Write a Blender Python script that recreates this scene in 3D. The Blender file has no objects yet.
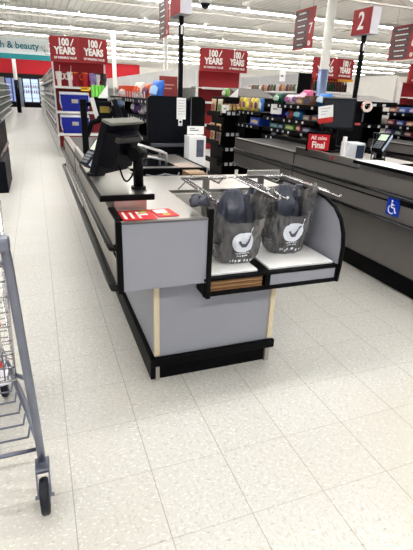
import bpy, bmesh, math, random
from mathutils import Vector, Matrix, noise
random.seed(7)
C = bpy.context.scene.collection
PI = math.pi

# ------------------------------------------------------------------ materials
def lin(c):
    return tuple(((x / 12.92) if x <= .04045 else ((x + .055) / 1.055) ** 2.4) for x in [v / 255 for v in c])

MATS = {}
def mat(name, rgb, rough=.5, metal=0., var=.06, scale=9., spec=.5, bump=0., emit=None, alpha=None, trans=0., stretch=None):
    if name in MATS: return MATS[name]
    m = bpy.data.materials.new(name); m.use_nodes = True
    nt = m.node_tree; N = nt.nodes; L = nt.links
    p = N['Principled BSDF']
    c = lin(rgb)
    tc = N.new('ShaderNodeTexCoord'); mp = N.new('ShaderNodeMapping')
    L.new(tc.outputs['Object'], mp.inputs['Vector'])
    if stretch: mp.inputs['Scale'].default_value = stretch
    nz = N.new('ShaderNodeTexNoise'); nz.inputs['Scale'].default_value = scale; nz.inputs['Detail'].default_value = 3
    L.new(mp.outputs['Vector'], nz.inputs['Vector'])
    mx = N.new('ShaderNodeMix'); mx.data_type = 'RGBA'
    mx.inputs[6].default_value = tuple(max(0, x * (1 - var)) for x in c) + (1,)
    mx.inputs[7].default_value = tuple(min(1, x * (1 + var)) for x in c) + (1,)
    L.new(nz.outputs['Fac'], mx.inputs[0])
    L.new(mx.outputs[2], p.inputs['Base Color'])
    p.inputs['Roughness'].default_value = rough
    p.inputs['Metallic'].default_value = metal
    p.inputs['Specular IOR Level'].default_value = spec
    if bump:
        bp = N.new('ShaderNodeBump'); bp.inputs['Strength'].default_value = bump; bp.inputs['Distance'].default_value = .01
        L.new(nz.outputs['Fac'], bp.inputs['Height']); L.new(bp.outputs['Normal'], p.inputs['Normal'])
    if emit:
        p.inputs['Emission Color'].default_value = lin(emit[0]) + (1,)
        p.inputs['Emission Strength'].default_value = emit[1]
    if alpha is not None: p.inputs['Alpha'].default_value = alpha
    if trans: p.inputs['Transmission Weight'].default_value = trans
    MATS[name] = m
    return m

def floor_material():
    m = bpy.data.materials.new('vinyl_floor_tile'); m.use_nodes = True
    nt = m.node_tree; N = nt.nodes; L = nt.links; p = N['Principled BSDF']
    tc = N.new('ShaderNodeTexCoord'); mp = N.new('ShaderNodeMapping')
    mp.inputs['Location'].default_value = (.0115, -.055, 0)
    L.new(tc.outputs['Object'], mp.inputs['Vector'])
    sep = N.new('ShaderNodeSeparateXYZ'); L.new(mp.outputs['Vector'], sep.inputs[0])
    def seam(axis, width, strength):
        d = N.new('ShaderNodeMath'); d.operation = 'DIVIDE'; d.inputs[1].default_value = .305; L.new(sep.outputs[axis], d.inputs[0])
        f = N.new('ShaderNodeMath'); f.operation = 'FRACT'; L.new(d.outputs[0], f.inputs[0])
        c = N.new('ShaderNodeMath'); c.operation = 'COMPARE'; c.inputs[1].default_value = 0.5; c.inputs[2].default_value = .5 - width / .305; L.new(f.outputs[0], c.inputs[0])
        i = N.new('ShaderNodeMath'); i.operation = 'SUBTRACT'; i.inputs[0].default_value = 1; L.new(c.outputs[0], i.inputs[1])
        k = N.new('ShaderNodeMath'); k.operation = 'MULTIPLY'; k.inputs[1].default_value = strength; L.new(i.outputs[0], k.inputs[0])
        return k
    base = N.new('ShaderNodeRGB'); base.outputs[0].default_value = lin((223, 221, 215)) + (1,)
    # each tile a touch lighter or darker than its neighbours
    sn = N.new('ShaderNodeVectorMath'); sn.operation = 'SNAP'; sn.inputs[1].default_value = (.305, .305, 1); L.new(mp.outputs['Vector'], sn.inputs[0])
    wn = N.new('ShaderNodeTexWhiteNoise'); L.new(sn.outputs[0], wn.inputs['Vector'])
    tl = N.new('ShaderNodeMix'); tl.data_type = 'RGBA'; tl.inputs[6].default_value = lin((210, 209, 205)) + (1,); tl.inputs[7].default_value = lin((205, 204, 199)) + (1,)
    L.new(wn.outputs['Value'], tl.inputs[0])
    def fleck(scale, sx, sy, lo, hi, col, seed):
        m2 = N.new('ShaderNodeMapping'); m2.inputs['Scale'].default_value = (sx, sy, 1); m2.inputs['Location'].default_value = (seed, seed * 2, 0)
        m2.inputs['Rotation'].default_value = (0, 0, seed)
        L.new(tc.outputs['Object'], m2.inputs['Vector'])
        nz = N.new('ShaderNodeTexNoise'); nz.inputs['Scale'].default_value = scale; nz.inputs['Detail'].default_value = 2.
        L.new(m2.outputs['Vector'], nz.inputs['Vector'])
        rp = N.new('ShaderNodeValToRGB'); rp.color_ramp.elements[0].position = lo; rp.color_ramp.elements[1].position = hi
        L.new(nz.outputs['Fac'], rp.inputs['Fac'])
        mx = N.new('ShaderNodeMix'); mx.data_type = 'RGBA'
        mx.inputs[7].default_value = lin(col) + (1,)
        L.new(rp.outputs['Color'], mx.inputs[0])
        return mx
    a = fleck(95, 1, .5, .54, .66, (196, 192, 184), 1.3)
    b = fleck(120, .45, 1, .58, .68, (238, 236, 231), 4.1)
    e = fleck(80, .5, 1.1, .64, .72, (178, 174, 168), 2.9)
    c = fleck(1.1, 1, .7, .5, .9, (206, 200, 190), 2.2)
    L.new(tl.outputs[2], a.inputs[6]); L.new(a.outputs[2], b.inputs[6]); L.new(b.outputs[2], e.inputs[6]); L.new(e.outputs[2], c.inputs[6])
    last = c
    for ax, wd, st in ((0, .0019, .62), (1, .0017, .42)):
        k = seam(ax, wd, st); mx = N.new('ShaderNodeMix'); mx.data_type = 'RGBA'; mx.inputs[7].default_value = lin((138, 134, 126)) + (1,)
        L.new(k.outputs[0], mx.inputs[0]); L.new(last.outputs[2], mx.inputs[6]); last = mx
    L.new(last.outputs[2], p.inputs['Base Color'])
    p.inputs['Roughness'].default_value = .34
    p.inputs['Specular IOR Level'].default_value = .45
    return m

def ceiling_material():
    m = bpy.data.materials.new('painted_roof_deck'); m.use_nodes = True
    nt = m.node_tree; N = nt.nodes; L = nt.links; p = N['Principled BSDF']
    tc = N.new('ShaderNodeTexCoord')
    wv = N.new('ShaderNodeTexWave'); wv.bands_direction = 'X'; wv.inputs['Scale'].default_value = 1.3; wv.inputs['Distortion'].default_value = .2
    L.new(tc.outputs['Object'], wv.inputs['Vector'])
    rp = N.new('ShaderNodeValToRGB')
    rp.color_ramp.elements[0].position = .0; rp.color_ramp.elements[0].color = lin((232, 229, 224)) + (1,)
    rp.color_ramp.elements[1].position = .25; rp.color_ramp.elements[1].color = lin((248, 246, 242)) + (1,)
    L.new(wv.outputs['Fac'], rp.inputs['Fac']); L.new(rp.outputs['Color'], p.inputs['Base Color'])
    p.inputs['Roughness'].default_value = .9
    return m

LAM = lambda: mat('grey_laminate', (153, 155, 164), .42, var=.03)
LAMD = lambda: mat('taupe_laminate', (120, 116, 114), .4, var=.04)
LAML = lambda: mat('lit_grey_laminate', (166, 163, 158), .4, var=.03)  # the grey laminate made lighter and warmer, as light falls on the side
BLK = lambda: mat('black_plastic', (6, 6, 9), .5, var=.2, spec=.18)
BLKM = lambda: mat('black_painted_steel', (6, 6, 8), .5, var=.2, spec=.18)
NAVY = lambda: mat('dark_blue_black_plastic', (9, 12, 22), .45, var=.15, spec=.22)
STEEL = lambda: mat('brushed_stainless', (190, 187, 182), .28, .93, var=.05, scale=30, stretch=(1, 12, 1))
CHROME = lambda: mat('chrome_wire', (205, 205, 208), .16, 1., var=.03)
WHITE = lambda: mat('white_board', (236, 236, 236), .4, var=.02)
RED = lambda: mat('red_sign_panel', (160, 44, 50), .5, var=.05)
REDP = lambda: mat('red_gondola_panel', (142, 28, 36), .5, var=.05)
WPAINT = lambda: mat('white_painted_steel', (226, 226, 224), .45, var=.03)
LETTER = lambda: mat('white_lettering', (246, 244, 240), .6, var=.01)
WOOD = lambda: mat('pale_wood_strip', (214, 200, 172), .6, var=.12, scale=20, stretch=(8, 8, .6))
def colour(rgb, rough=.45):
    return mat('print_%d_%d_%d' % rgb, rgb, rough, var=.1, scale=25)

# ------------------------------------------------------------------ mesh helpers
def nb(): return bmesh.new()

def _xf(verts, M):
    if M is not None:
        for v in verts: v.co = M @ v.co

def box(b, x0, x1, y0, y1, z0, z1, m=0, bev=0., M=None):
    x0, x1 = min(x0, x1), max(x0, x1); y0, y1 = min(y0, y1), max(y0, y1); z0, z1 = min(z0, z1), max(z0, z1)
    r = bmesh.ops.create_cube(b, size=1.)
    vs = r['verts']
    for v in vs:
        v.co = Vector(((x0 + x1) / 2 + v.co.x * (x1 - x0), (y0 + y1) / 2 + v.co.y * (y1 - y0), (z0 + z1) / 2 + v.co.z * (z1 - z0)))
    fs = set(f for v in vs for f in v.link_faces)
    for f in fs: f.material_index = m
    if bev > 0:
        es = list(set(e for v in vs for e in v.link_edges))
        o = bmesh.ops.bevel(b, geom=es, offset=bev, segments=2, profile=.5, affect='EDGES')
        vs = list(set(v for f in o['faces'] for v in f.verts) | set(v for v in vs if v.is_valid))
        for f in o['faces']: f.material_index = m
    _xf(vs, M)

def prism(b, poly, axis, a0, a1, m=0, M=None):
    """extrude a 2-D polygon along an axis; poly holds the other two coordinates in cyclic order"""
    def P(p, a):
        if axis == 'x': return Vector((a, p[0], p[1]))
        if axis == 'y': return Vector((p[0], a, p[1]))
        return Vector((p[0], p[1], a))
    A = [b.verts.new(P(p, a0)) for p in poly]; B = [b.verts.new(P(p, a1)) for p in poly]
    n = len(poly); fs = [b.faces.new(A), b.faces.new(B)]
    for i in range(n): fs.append(b.faces.new((A[i], A[(i + 1) % n], B[(i + 1) % n], B[i])))
    for f in fs: f.material_index = m
    _xf(A + B, M)
    bmesh.ops.recalc_face_normals(b, faces=fs)

def tube(b, pts, r, seg=8, m=0, M=None, close=False, radii=None):
    pts = [Vector(p) for p in pts]; n = len(pts); rings = []
    up = None
    for i, p in enumerate(pts):
        if close: t = pts[(i + 1) % n] - pts[i - 1]
        elif i == 0: t = pts[1] - p
        elif i == n - 1: t = p - pts[i - 1]
        else: t = (pts[i + 1] - p).normalized() + (p - pts[i - 1]).normalized()
        t = t.normalized() if t.length > 1e-9 else Vector((0, 0, 1))
        if up is None:
            up = Vector((0, 0, 1)) if abs(t.z) < .9 else Vector((1, 0, 0))
        s = t.cross(up)
        if s.length < 1e-6: s = t.cross(Vector((0, 1, 0)))
        s.normalize(); up = s.cross(t).normalized()
        rr = radii[i] if radii else r
        rings.append([b.verts.new(p + (s * math.cos(2 * PI * k / seg) + up * math.sin(2 * PI * k / seg)) * rr) for k in range(seg)])
    fs = []
    for i in range(n if close else n - 1):
        a, c = rings[i], rings[(i + 1) % n]
        for k in range(seg):
            f = b.faces.new((a[k], a[(k + 1) % seg], c[(k + 1) % seg], c[k])); f.smooth = True; fs.append(f)
    if not close:
        fs.append(b.faces.new(rings[0][::-1])); fs.append(b.faces.new(rings[-1]))
    for f in fs: f.material_index = m
    allv = [v for g in rings for v in g]
    _xf(allv, M)
    bmesh.ops.recalc_face_normals(b, faces=fs)

def lathe(b, prof, cx, cy, seg=20, m=0, M=None, sx=1., sy=1.):
    rings = [[b.verts.new(Vector((cx + sx * r * math.cos(2 * PI * k / seg), cy + sy * r * math.sin(2 * PI * k / seg), z))) for k in range(seg)] for r, z in prof]
    fs = []
    for a, c in zip(rings, rings[1:]):
        for k in range(seg):
            f = b.faces.new((a[k], a[(k + 1) % seg], c[(k + 1) % seg], c[k])); f.smooth = True; fs.append(f)
    fs.append(b.faces.new(rings[0][::-1])); fs.append(b.faces.new(rings[-1]))
    for f in fs: f.material_index = m
    _xf([v for g in rings for v in g], M)
    bmesh.ops.recalc_face_normals(b, faces=fs)

ORG = {}
def obj(name, b, mats, parent=None, label=None, kind=None):
    """link a bmesh as ONE mesh object; coordinates are given in the world, or in the frame of the thing for a parent"""
    me = bpy.data.meshes.new(name)
    o = bpy.data.objects.new(name, me); C.objects.link(o)
    org = Vector((0, 0, 0))
    if parent is not None:
        org = ORG.get(parent.name, Vector((0, 0, 0)))
        o.parent = parent; ORG[o.name] = org
    for v in b.verts: v.co -= org
    b.to_mesh(me); b.free()
    for m in (mats if isinstance(mats, (list, tuple)) else [mats]): me.materials.append(m)
    if label: o['label'] = label
    if kind: o['kind'] = kind
    return o

def tag(o, label, cat, group=None):
    o['label'] = label; o['category'] = cat
    if group: o['group'] = group
    return o

def thing(name, label, cat, loc=(0, 0, 0), rotz=0., group=None, local=False):
    o = bpy.data.objects.new(name, None); C.objects.link(o)
    o.empty_display_size = .1
    o.location = loc; o.rotation_euler = (0, 0, rotz)
    ORG[o.name] = Vector((0, 0, 0)) if local else Vector(loc)
    return tag(o, label, cat, group)

def one(name, b, mats, label, cat, group=None, base=None):
    """a thing that is a single mesh; its origin goes to the base"""
    me_v = [v.co.copy() for v in b.verts]
    if base is None:
        xs = [v.x for v in me_v]; ys = [v.y for v in me_v]; zs = [v.z for v in me_v]
        base = ((min(xs) + max(xs)) / 2, (min(ys) + max(ys)) / 2, min(zs))
    base = Vector(base)
    for v in b.verts: v.co -= base
    o = obj(name, b, mats); o.location = base
    return tag(o, label, cat, group)

def dup(root, loc, rotz=None, label=None, group=None):
    r = root.copy(); C.objects.link(r); r.location = loc
    if rotz is not None: r.rotation_euler = (0, 0, rotz)
    if label: r['label'] = label
    if group: r['group'] = group
    for ch in list(root.children):
        c = ch.copy(); C.objects.link(c); c.parent = r
        for g in list(ch.children):
            d = g.copy(); C.objects.link(d); d.parent = c
    return r

def frame(origin, right, up):
    r = Vector(right).normalized(); u = Vector(up); u = (u - r * u.dot(r)).normalized(); n = r.cross(u)
    M = Matrix.Identity(4)
    for i in range(3): M[i][0], M[i][1], M[i][2], M[i][3] = r[i], u[i], n[i], origin[i]
    return M

def text_bm(s, size, M, sx=1., bold=0., align='CENTER', depth=.002):
    cu = bpy.data.curves.new('lettering', 'FONT'); cu.body = s; cu.size = size; cu.align_x = align; cu.align_y = 'CENTER'
    cu.extrude = depth; cu.offset = bold; cu.resolution_u = 3
    o = bpy.data.objects.new('lettering_source', cu); C.objects.link(o)
    dg = bpy.context.evaluated_depsgraph_get(); dg.update()
    me = bpy.data.meshes.new_from_object(o.evaluated_get(dg))
    b = nb(); b.from_mesh(me)
    for v in b.verts: v.co = M @ Vector((v.co.x * sx, v.co.y, v.co.z))
    bpy.data.objects.remove(o); bpy.data.curves.remove(cu); bpy.data.meshes.remove(me)
    return b

def lettering(parent, items, m, name='lettering'):
    """items: (string, size, matrix, sx, bold) joined into one part"""
    b = nb()
    for it in items:
        t = text_bm(*it)
        me = bpy.data.meshes.new('tmp'); t.to_mesh(me); t.free(); b.from_mesh(me); bpy.data.meshes.remove(me)
    return obj(name, b, m, parent)

NTH = ['first', 'second', 'third', 'fourth', 'fifth', 'sixth', 'seventh', 'eighth', 'ninth', 'tenth', 'eleventh', 'twelfth', 'thirteenth', 'fourteenth', 'fifteenth', 'sixteenth']

# ------------------------------------------------------------------ setting
def structure(name, b, m): return obj(name, b, m, kind='structure')

b = nb(); box(b, -16, 46, -6, 41, -.1, 0); structure('floor', b, floor_material())
b = nb(); box(b, -16, 46, -6, 41, 4.2, 4.3); structure('ceiling', b, ceiling_material())
b = nb(); box(b, -16, 46, 41, 41.2, 0, 4.2); structure('wall_back', b, mat('white_wall', (214, 212, 208), .7))
b = nb(); box(b, -16, 8.85, 40.9, 41, 2.5, 3.65); structure('trim_1', b, mat('red_fascia', (196, 34, 48), .6))
b = nb(); box(b, -16, 6, 40.88, 40.99, 2.2, 2.5); structure('trim_2', b, mat('black_soffit', (22, 20, 22), .6))
# open bar joists under the roof deck, one above each lighting row
for k in range(11):
    y = -1.6 + 4.05 * k + .55
    b = nb()
    x0, x1 = -14, 32
    box(b, x0, x1, y - .03, y + .03, 4.12, 4.17); box(b, x0, x1, y - .03, y + .03, 3.86, 3.90)
    n = int((x1 - x0) / 1.2)
    for i in range(n):
        xa = x0 + i * 1.2
        tube(b, [(xa, y, 3.88), (xa + .6, y, 4.14)], .006, 4); tube(b, [(xa + .6, y, 4.14), (xa + 1.2, y, 3.88)], .006, 4)
    structure('trim_%d' % (k + 3), b, mat('grey_joist_steel', (186, 181, 174), .6))
# sprinkler and girder lines running away from the camera
for k, x in enumerate((-2.2, 1.4, 5.0, 8.6, 12.2, 15.8)):
    b = nb(); tube(b, [(x, -5, 4.08), (x, 40.5, 4.08)], .022, 6); structure('trim_%d' % (k + 14), b, mat('white_pipe', (222, 218, 212), .5))

# columns
def column(x, y, r, wrap=None, wz=(0, 1.6), low=None):
    b = nb(); lathe(b, [(r, 0), (r, 4.2)], x, y, 18); o = structure('column', b, mat('white_column_paint', (238, 236, 232), .5))
    if wrap:
        b = nb(); lathe(b, [(r * 1.12, wz[0]), (r * 1.12, wz[1])], x, y, 18); obj('column_guard', b, wrap, o)
column(6.42, 9.5, .105, mat('blue_grey_steel_wrap', (128, 142, 176), .3, .7), (0, 2.08))
column(5.0, 18.3, .09, mat('grey_steel_wrap', (120, 118, 116), .4, .5), (0, 1.82))
column(3.75, 23, .1)
column(-.93, 31, .11, BLK(), (0, 1.86))

# ------------------------------------------------------------------ camera
yaw, pitch, roll = math.radians(21.24017), math.radians(22.5613), math.radians(2.40521)
fw = Vector((math.sin(yaw) * math.cos(pitch), math.cos(yaw) * math.cos(pitch), -math.sin(pitch)))
r0 = Vector((math.cos(yaw), -math.sin(yaw), 0)); u0 = r0.cross(fw)
rr = r0 * math.cos(roll) + u0 * math.sin(roll); uu = -r0 * math.sin(roll) + u0 * math.cos(roll)
cd = bpy.data.cameras.new('camera'); cam = bpy.data.objects.new('camera', cd); C.objects.link(cam)
Mc = Matrix.Identity(4)
for i in range(3): Mc[i][0], Mc[i][1], Mc[i][2] = rr[i], uu[i], -fw[i]
Mc[2][3] = 1.40
cam.matrix_world = Mc
cd.sensor_fit = 'AUTO'; cd.sensor_width = 36; cd.lens = 430 / 550 * 36; cd.clip_start = .02; cd.clip_end = 200
bpy.context.scene.camera = cam
def pix(p):
    v = Vector(p) - Vector((0, 0, 1.4)); d = v.dot(fw)
    return (206.5 + 430 * v.dot(rr) / d, 275 - 430 * v.dot(uu) / d) if d > .05 else None

# ------------------------------------------------------------------ fluorescent rows
proto = None
for k in range(11):
    y = -1.6 + 4.05 * k
    for i in range(-5, 13):
        x = i * 2.44 + .6
        if k < 3:
            if not (-5 <= i <= 4): continue
        else:
            q = [pix((x + d, y, 3.95)) for d in (-1.2, 1.2)]
            if any(a is None for a in q) or q[1][0] < -15 or q[0][0] > 428: continue
        if proto is None:
            proto = thing('ceiling_light', 'long fluorescent strip light hung in rows under the white roof', 'light', (x, y, 3.95), 0, 'fluorescent strips in rows under the roof', local=True)
            b = nb(); prism(b, [(-.05, .14), (.05, .14), (.13, .03), (.12, .03), (.045, .11), (-.045, .11), (-.12, .03), (-.13, .03)], 'x', -1.2, 1.2)
            tube(b, [(-1, 0, .13), (-1, 0, .24)], .008, 5); tube(b, [(1, 0, .13), (1, 0, .24)], .008, 5)
            obj('reflector', b, WPAINT(), proto)
            em = mat('fluorescent_tube', (255, 252, 246), .5, emit=((255, 253, 250), 18.))
            for s in (-1, 1):
                b = nb(); tube(b, [(-1.19, s * .05, .045), (1.19, s * .05, .045)], .042, 8); obj('tube', b, em, proto)
        else:
            dup(proto, (x, y, 3.95))

# ------------------------------------------------------------------ checkout counters
def counter(dx, side, face, label, shelf_mat, group=None, final=False):
    T = thing('checkout_counter', label, 'checkout counter', (dx + .8, 3.5, 0), 0, group)
    X = lambda v: v + dx
    # base with its trims
    b = nb(); box(b, X(.45), X(1.12), 1.85, 3.9, .10, .577, bev=.004); box(b, X(.45), X(.98), 3.9, 5.35, .10, .577, bev=.004)
    base = obj('base', b, face, T)
    for xx in (.447, 1.095):
        b = nb(); box(b, X(xx), X(xx + .028), 1.838, 1.856, .155, .577, bev=.003); obj('corner_strip', b, WOOD(), base, label='pale wood corner strip')
    b = nb(); box(b, X(.455), X(1.115), 1.86, 3.88, 0, .10); box(b, X(.455), X(.97), 3.88, 5.34, 0, .10); box(b, X(.43), X(1.14), 1.825, 1.85, .095, .145, bev=.006)
    box(b, X(.425), X(.452), 1.83, 5.35, .02, .145, bev=.004)
    obj('kick_plate', b, BLK(), base, label='black rubber kick band')
    for xx in (.449, 1.095):
        b = nb(); box(b, X(xx), X(xx + .026), 1.842, 1.87, 0, .095); obj('corner_guard', b, STEEL(), base)
    # upper body
    poly = [(.30, 1.77), (.675, 1.77), (.675, 2.4), (1.43, 2.4), (1.43, 2.86), (.6, 2.86), (.6, 3.12), (1.15, 3.12), (1.15, 3.9), (1.0, 3.9), (1.0, 5.43), (.30, 5.43)]
    b = nb(); prism(b, [(X(p[0]), p[1]) for p in poly], 'z', .577, .868); obj('body', b, mat('dark_grey_cabinet', (74, 73, 74), .5), T)
    b = nb(); box(b, X(.275), X(.30), 1.755, 5.43, .577, .9); sp = obj('side_panel', b, side, T)
    b = nb(); box(b, X(.268), X(.300), 1.77, 1.99, .895, .908, bev=.003); box(b, X(.268), X(.30), 2.95, 5.43, .897, .904)
    tube(b, [(X(.273), 1.78, .725), (X(.273), 5.42, .725)], .006, 6)
    obj('edge_trim', b, BLK(), sp)
    for yy in (3.93,):
        b = nb(); box(b, X(.272), X(.277), yy - .004, yy + .004, .58, .9); obj('seam', b, BLK(), sp)
    b = nb(); box(b, X(.29), X(.680), 1.75, 1.772, .58, .893); fp = obj('front_panel', b, face, T)
    b = nb(); box(b, X(.264), X(.29), 1.744, 1.775, .572, .902, bev=.004); obj('edge_trim', b, BLK(), fp)
    b = nb(); box(b, X(.29), X(.680), 1.746, 1.774, .889, .897, bev=.002); obj('top_trim', b, mat('grey_edge_strip', (96, 94, 94), .4), fp)
    # metal tops
    top = [(.30, 1.774), (.675, 1.774), (.675, 2.4), (1.435, 2.4), (1.435, 2.87), (.6, 2.87), (.6, 3.14), (.46, 3.14), (.46, 2.95), (.30, 2.95)]
    b = nb(); prism(b, [(X(p[0]), p[1]) for p in top], 'z', .868, .888); ct = obj('counter_top', b, STEEL(), T)
    b = nb()
    for (xa, ya), (xb, yb) in (((.74, 2.42), (.975, 2.868)), ((1.235, 2.42), (1.30, 2.868))):
        d = Vector((xb - xa, yb - ya, 0)).normalized() * .004; n = Vector((-d.y, d.x, 0))
        prism(b, [(X(xa) + n.x, ya + n.y), (X(xa) - n.x, ya - n.y), (X(xb) - n.x, yb - n.y), (X(xb) + n.x, yb + n.y)], 'z', .888, .8892)
    obj('seam', b, BLK(), ct)
    b = nb(); box(b, X(.60), X(1.16), 3.12, 3.90, .868, .898); sd = obj('scanner_deck', b, STEEL(), T)
    b = nb(); box(b, X(.59), X(1.165), 3.10, 3.125, .855, .902, bev=.004); box(b, X(1.155), X(1.17), 3.10, 3.9, .855, .902); obj('edge_trim', b, BLK(), sd)
    # raised reader shelf
    b = nb(); box(b, X(.30), X(.455), 2.0, 2.95, .888, .948); obj('riser', b, STEEL(), T)
    b = nb(); box(b, X(.238), X(.478), 1.962, 2.95, .948, .966); rs = obj('reader_shelf', b, shelf_mat, T)
    b = nb(); box(b, X(.233), X(.482), 1.948, 1.965, .943, .969, bev=.003); box(b, X(.231), X(.24), 1.95, 2.955, .943, .967); obj('edge_trim', b, BLK(), rs)
    # raised stainless rim and belt
    b = nb(); box(b, X(.277), X(.305), 2.952, 3.92, .9, .968, bev=.003); box(b, X(.30), X(.58), 2.952, 3.92, .868, .90)
    obj('stainless_rim', b, STEEL(), T)
    b = nb(); box(b, X(.278), X(.335), 3.92, 5.43, .9, .912, bev=.002); obj('belt_rail', b, STEEL(), T)
    b = nb(); box(b, X(.335), X(.86), 3.92, 5.42, .868, .905, bev=.004); obj('conveyor_belt', b, mat('dull_black_belt', (52, 50, 50), .45, var=.1), T)
    b = nb(); box(b, X(.86), X(.92), 3.92, 5.43, .868, .955, bev=.004); obj('belt_rail', b, BLK(), T)
    # bumper rails along the customer side
    for z in (.782, .592):
        b = nb()
        tube(b, [(X(.278), 1.80, z), (X(.262), 1.765, z), (X(.247), 1.775, z), (X(.245), 1.82, z), (X(.245), 5.38, z), (X(.275), 5.42, z)], .016, 8)
        br = obj('bumper_rail', b, mat('black_rubber', (8, 8, 10), .3, spec=.3), T)
        b = nb(); box(b, X(.226), X(.232), 1.86, 5.36, z - .004, z + .006); obj('rail_highlight', b, CHROME(), br)  # thin chrome strip added as the highlight along the rail
    # bagging shelf
    b = nb()
    box(b, X(.672), X(1.44), 1.765, 2.40, .505, .52); box(b, X(.672), X(1.44), 1.765, 2.40, .585, .598)
    for xa, xb in ((.668, .69), (1.0, 1.028), (1.42, 1.44)): box(b, X(xa), X(xb), 1.752, 2.40, .512, .59)
    box(b, X(.668), X(1.444), 1.748, 1.768, .503, .524, bev=.003); box(b, X(.668), X(1.444), 1.748, 1.768, .584, .600, bev=.003)
    bs = obj('bagging_shelf', b, BLK(), T)
    b = nb(); box(b, X(1.029), X(1.42), 1.756, 1.764, .524, .585); obj('front_panel', b, face, bs)
    b = nb(); box(b, X(.70), X(.965), 1.775, 2.39, .598, .612, bev=.004); obj('white_board', b, WHITE(), bs)
    b = nb(); box(b, X(1.03), X(1.415), 1.775, 2.39, .598, .612, bev=.004); obj('white_board', b, WHITE(), bs)
    b = nb(); box(b, X(.678), X(.702), 1.740, 1.775, .495, .938, bev=.004); obj('post', b, BLK(), bs)
    arc = [(1.75, .505), (1.742, .60), (1.742, .70), (1.755, .77), (1.79, .835), (1.85, .885), (1.94, .915), (2.05, .93), (2.4, .93)]
    prof = arc + [(2.4, .505)]
    b = nb(); prism(b, prof, 'x', X(1.428), X(1.44)); obj('side_panel', b, face, bs)
    b = nb(); tube(b, [(X(1.434), y, z) for y, z in arc], .011, 6); obj('edge_trim', b, BLK(), bs)
    b = nb(); box(b, X(.675), X(.69), 1.775, 2.40, .60, .868); box(b, X(.69), X(1.43), 2.385, 2.40, .61, .868); obj('back_panel', b, mat('light_well_lining', (196, 193, 188), .4), bs)
    return T

c1 = counter(0, LAML(), LAM(), 'grey checkout counter in the foreground with two grey plastic bags on its end', STEEL())
c2 = counter(2.16, LAMD(), LAMD(), 'dark taupe checkout counter on the right with blue wheelchair sign on its side', WHITE())
# raised ends of the neighbouring lane
dup(c2, (2.16 * 2 + .8, 3.5, 0), label='dark taupe checkout counter half hidden beyond the second counter at far right')

# blue access sign on counter two
t = thing('access_sign', 'small blue wheelchair symbol sign fixed to the side of the taupe counter', 'sign', (2.432, 2.47, .625))
b = nb(); box(b, 2.427, 2.435, 2.405, 2.535, .625, .755, bev=.002); obj('sign_plate', b, mat('access_blue', (18, 68, 190), .4), t)
M = frame((2.4255, 2.47, .69), (0, -1, 0), (0, 0, 1))
b = nb()
lathe(b, [(.009, -.001), (.009, .001)], -.012, .043, 14, M=M)
tube(b, [(-.012, .03, 0), (-.008, -.004, 0), (.022, -.006, 0), (.034, -.036, 0), (.044, -.032, 0)], .006, 6, M=M)
tube(b, [(-.01, .016, 0), (.016, .016, 0)], .005, 6, M=M)
tube(b, [(-.006 + .032 * math.cos(a), -.018 + .032 * math.sin(a), 0) for a in [math.radians(130 + i * 20) for i in range(10)]], .005, 6, M=M)
obj('wheelchair_symbol', b, LETTER(), t)
# cord on the side
b = nb(); tube(b, [(2.425, 2.40, .745), (2.418, 2.3, .745), (2.42, 2.1, .75)], .012, 8); one('bumper_strap', b, BLK(), 'short black strap on the taupe counter beside the blue wheelchair sign', 'strap')

# ------------------------------------------------------------------ things on counter one
# promotional leaflets
def leaflet(x0, y0, w, h, rot, label, stripes):
    M = Matrix.Translation((x0, y0, .889)) @ Matrix.Rotation(rot, 4, 'Z')
    t = thing('leaflet', label, 'leaflet', (x0, y0, .889))
    b = nb(); box(b, -w / 2, w / 2, -h / 2, h / 2, 0, .002, M=M); obj('sheet', b, colour((206, 34, 40)), t)
    b = nb()
    if stripes:
        for i in range(3):
            box(b, -w / 2 + .03 + i * .032, -w / 2 + .043 + i * .032, -h * .38, h * (.30 - .08 * (i % 2)), .0021, .0026, M=M)
        box(b, w * .08, w * .34, -h * .10, h * .06, .0021, .0026, M=M)
    else:
        box(b, -w * .38, w * .2, -h * .05, h * .38, .0021, .0026, M=M)
    obj('print', b, WHITE(), t)
    b = nb(); lathe(b, [(h * .13, .0026), (h * .13, .003)], w * .26 if stripes else 0, h * .24 if stripes else -h * .25, 12, M=M); obj('picture', b, colour((176, 190, 90)), t)
leaflet(.375, 1.895, .17, .17, 0, 'red and white leaflet lying at the corner of the foreground counter', True)
leaflet(.515, 1.91, .10, .14, .1, 'pale red leaflet lying right of the striped leaflet on the counter', False)

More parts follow.
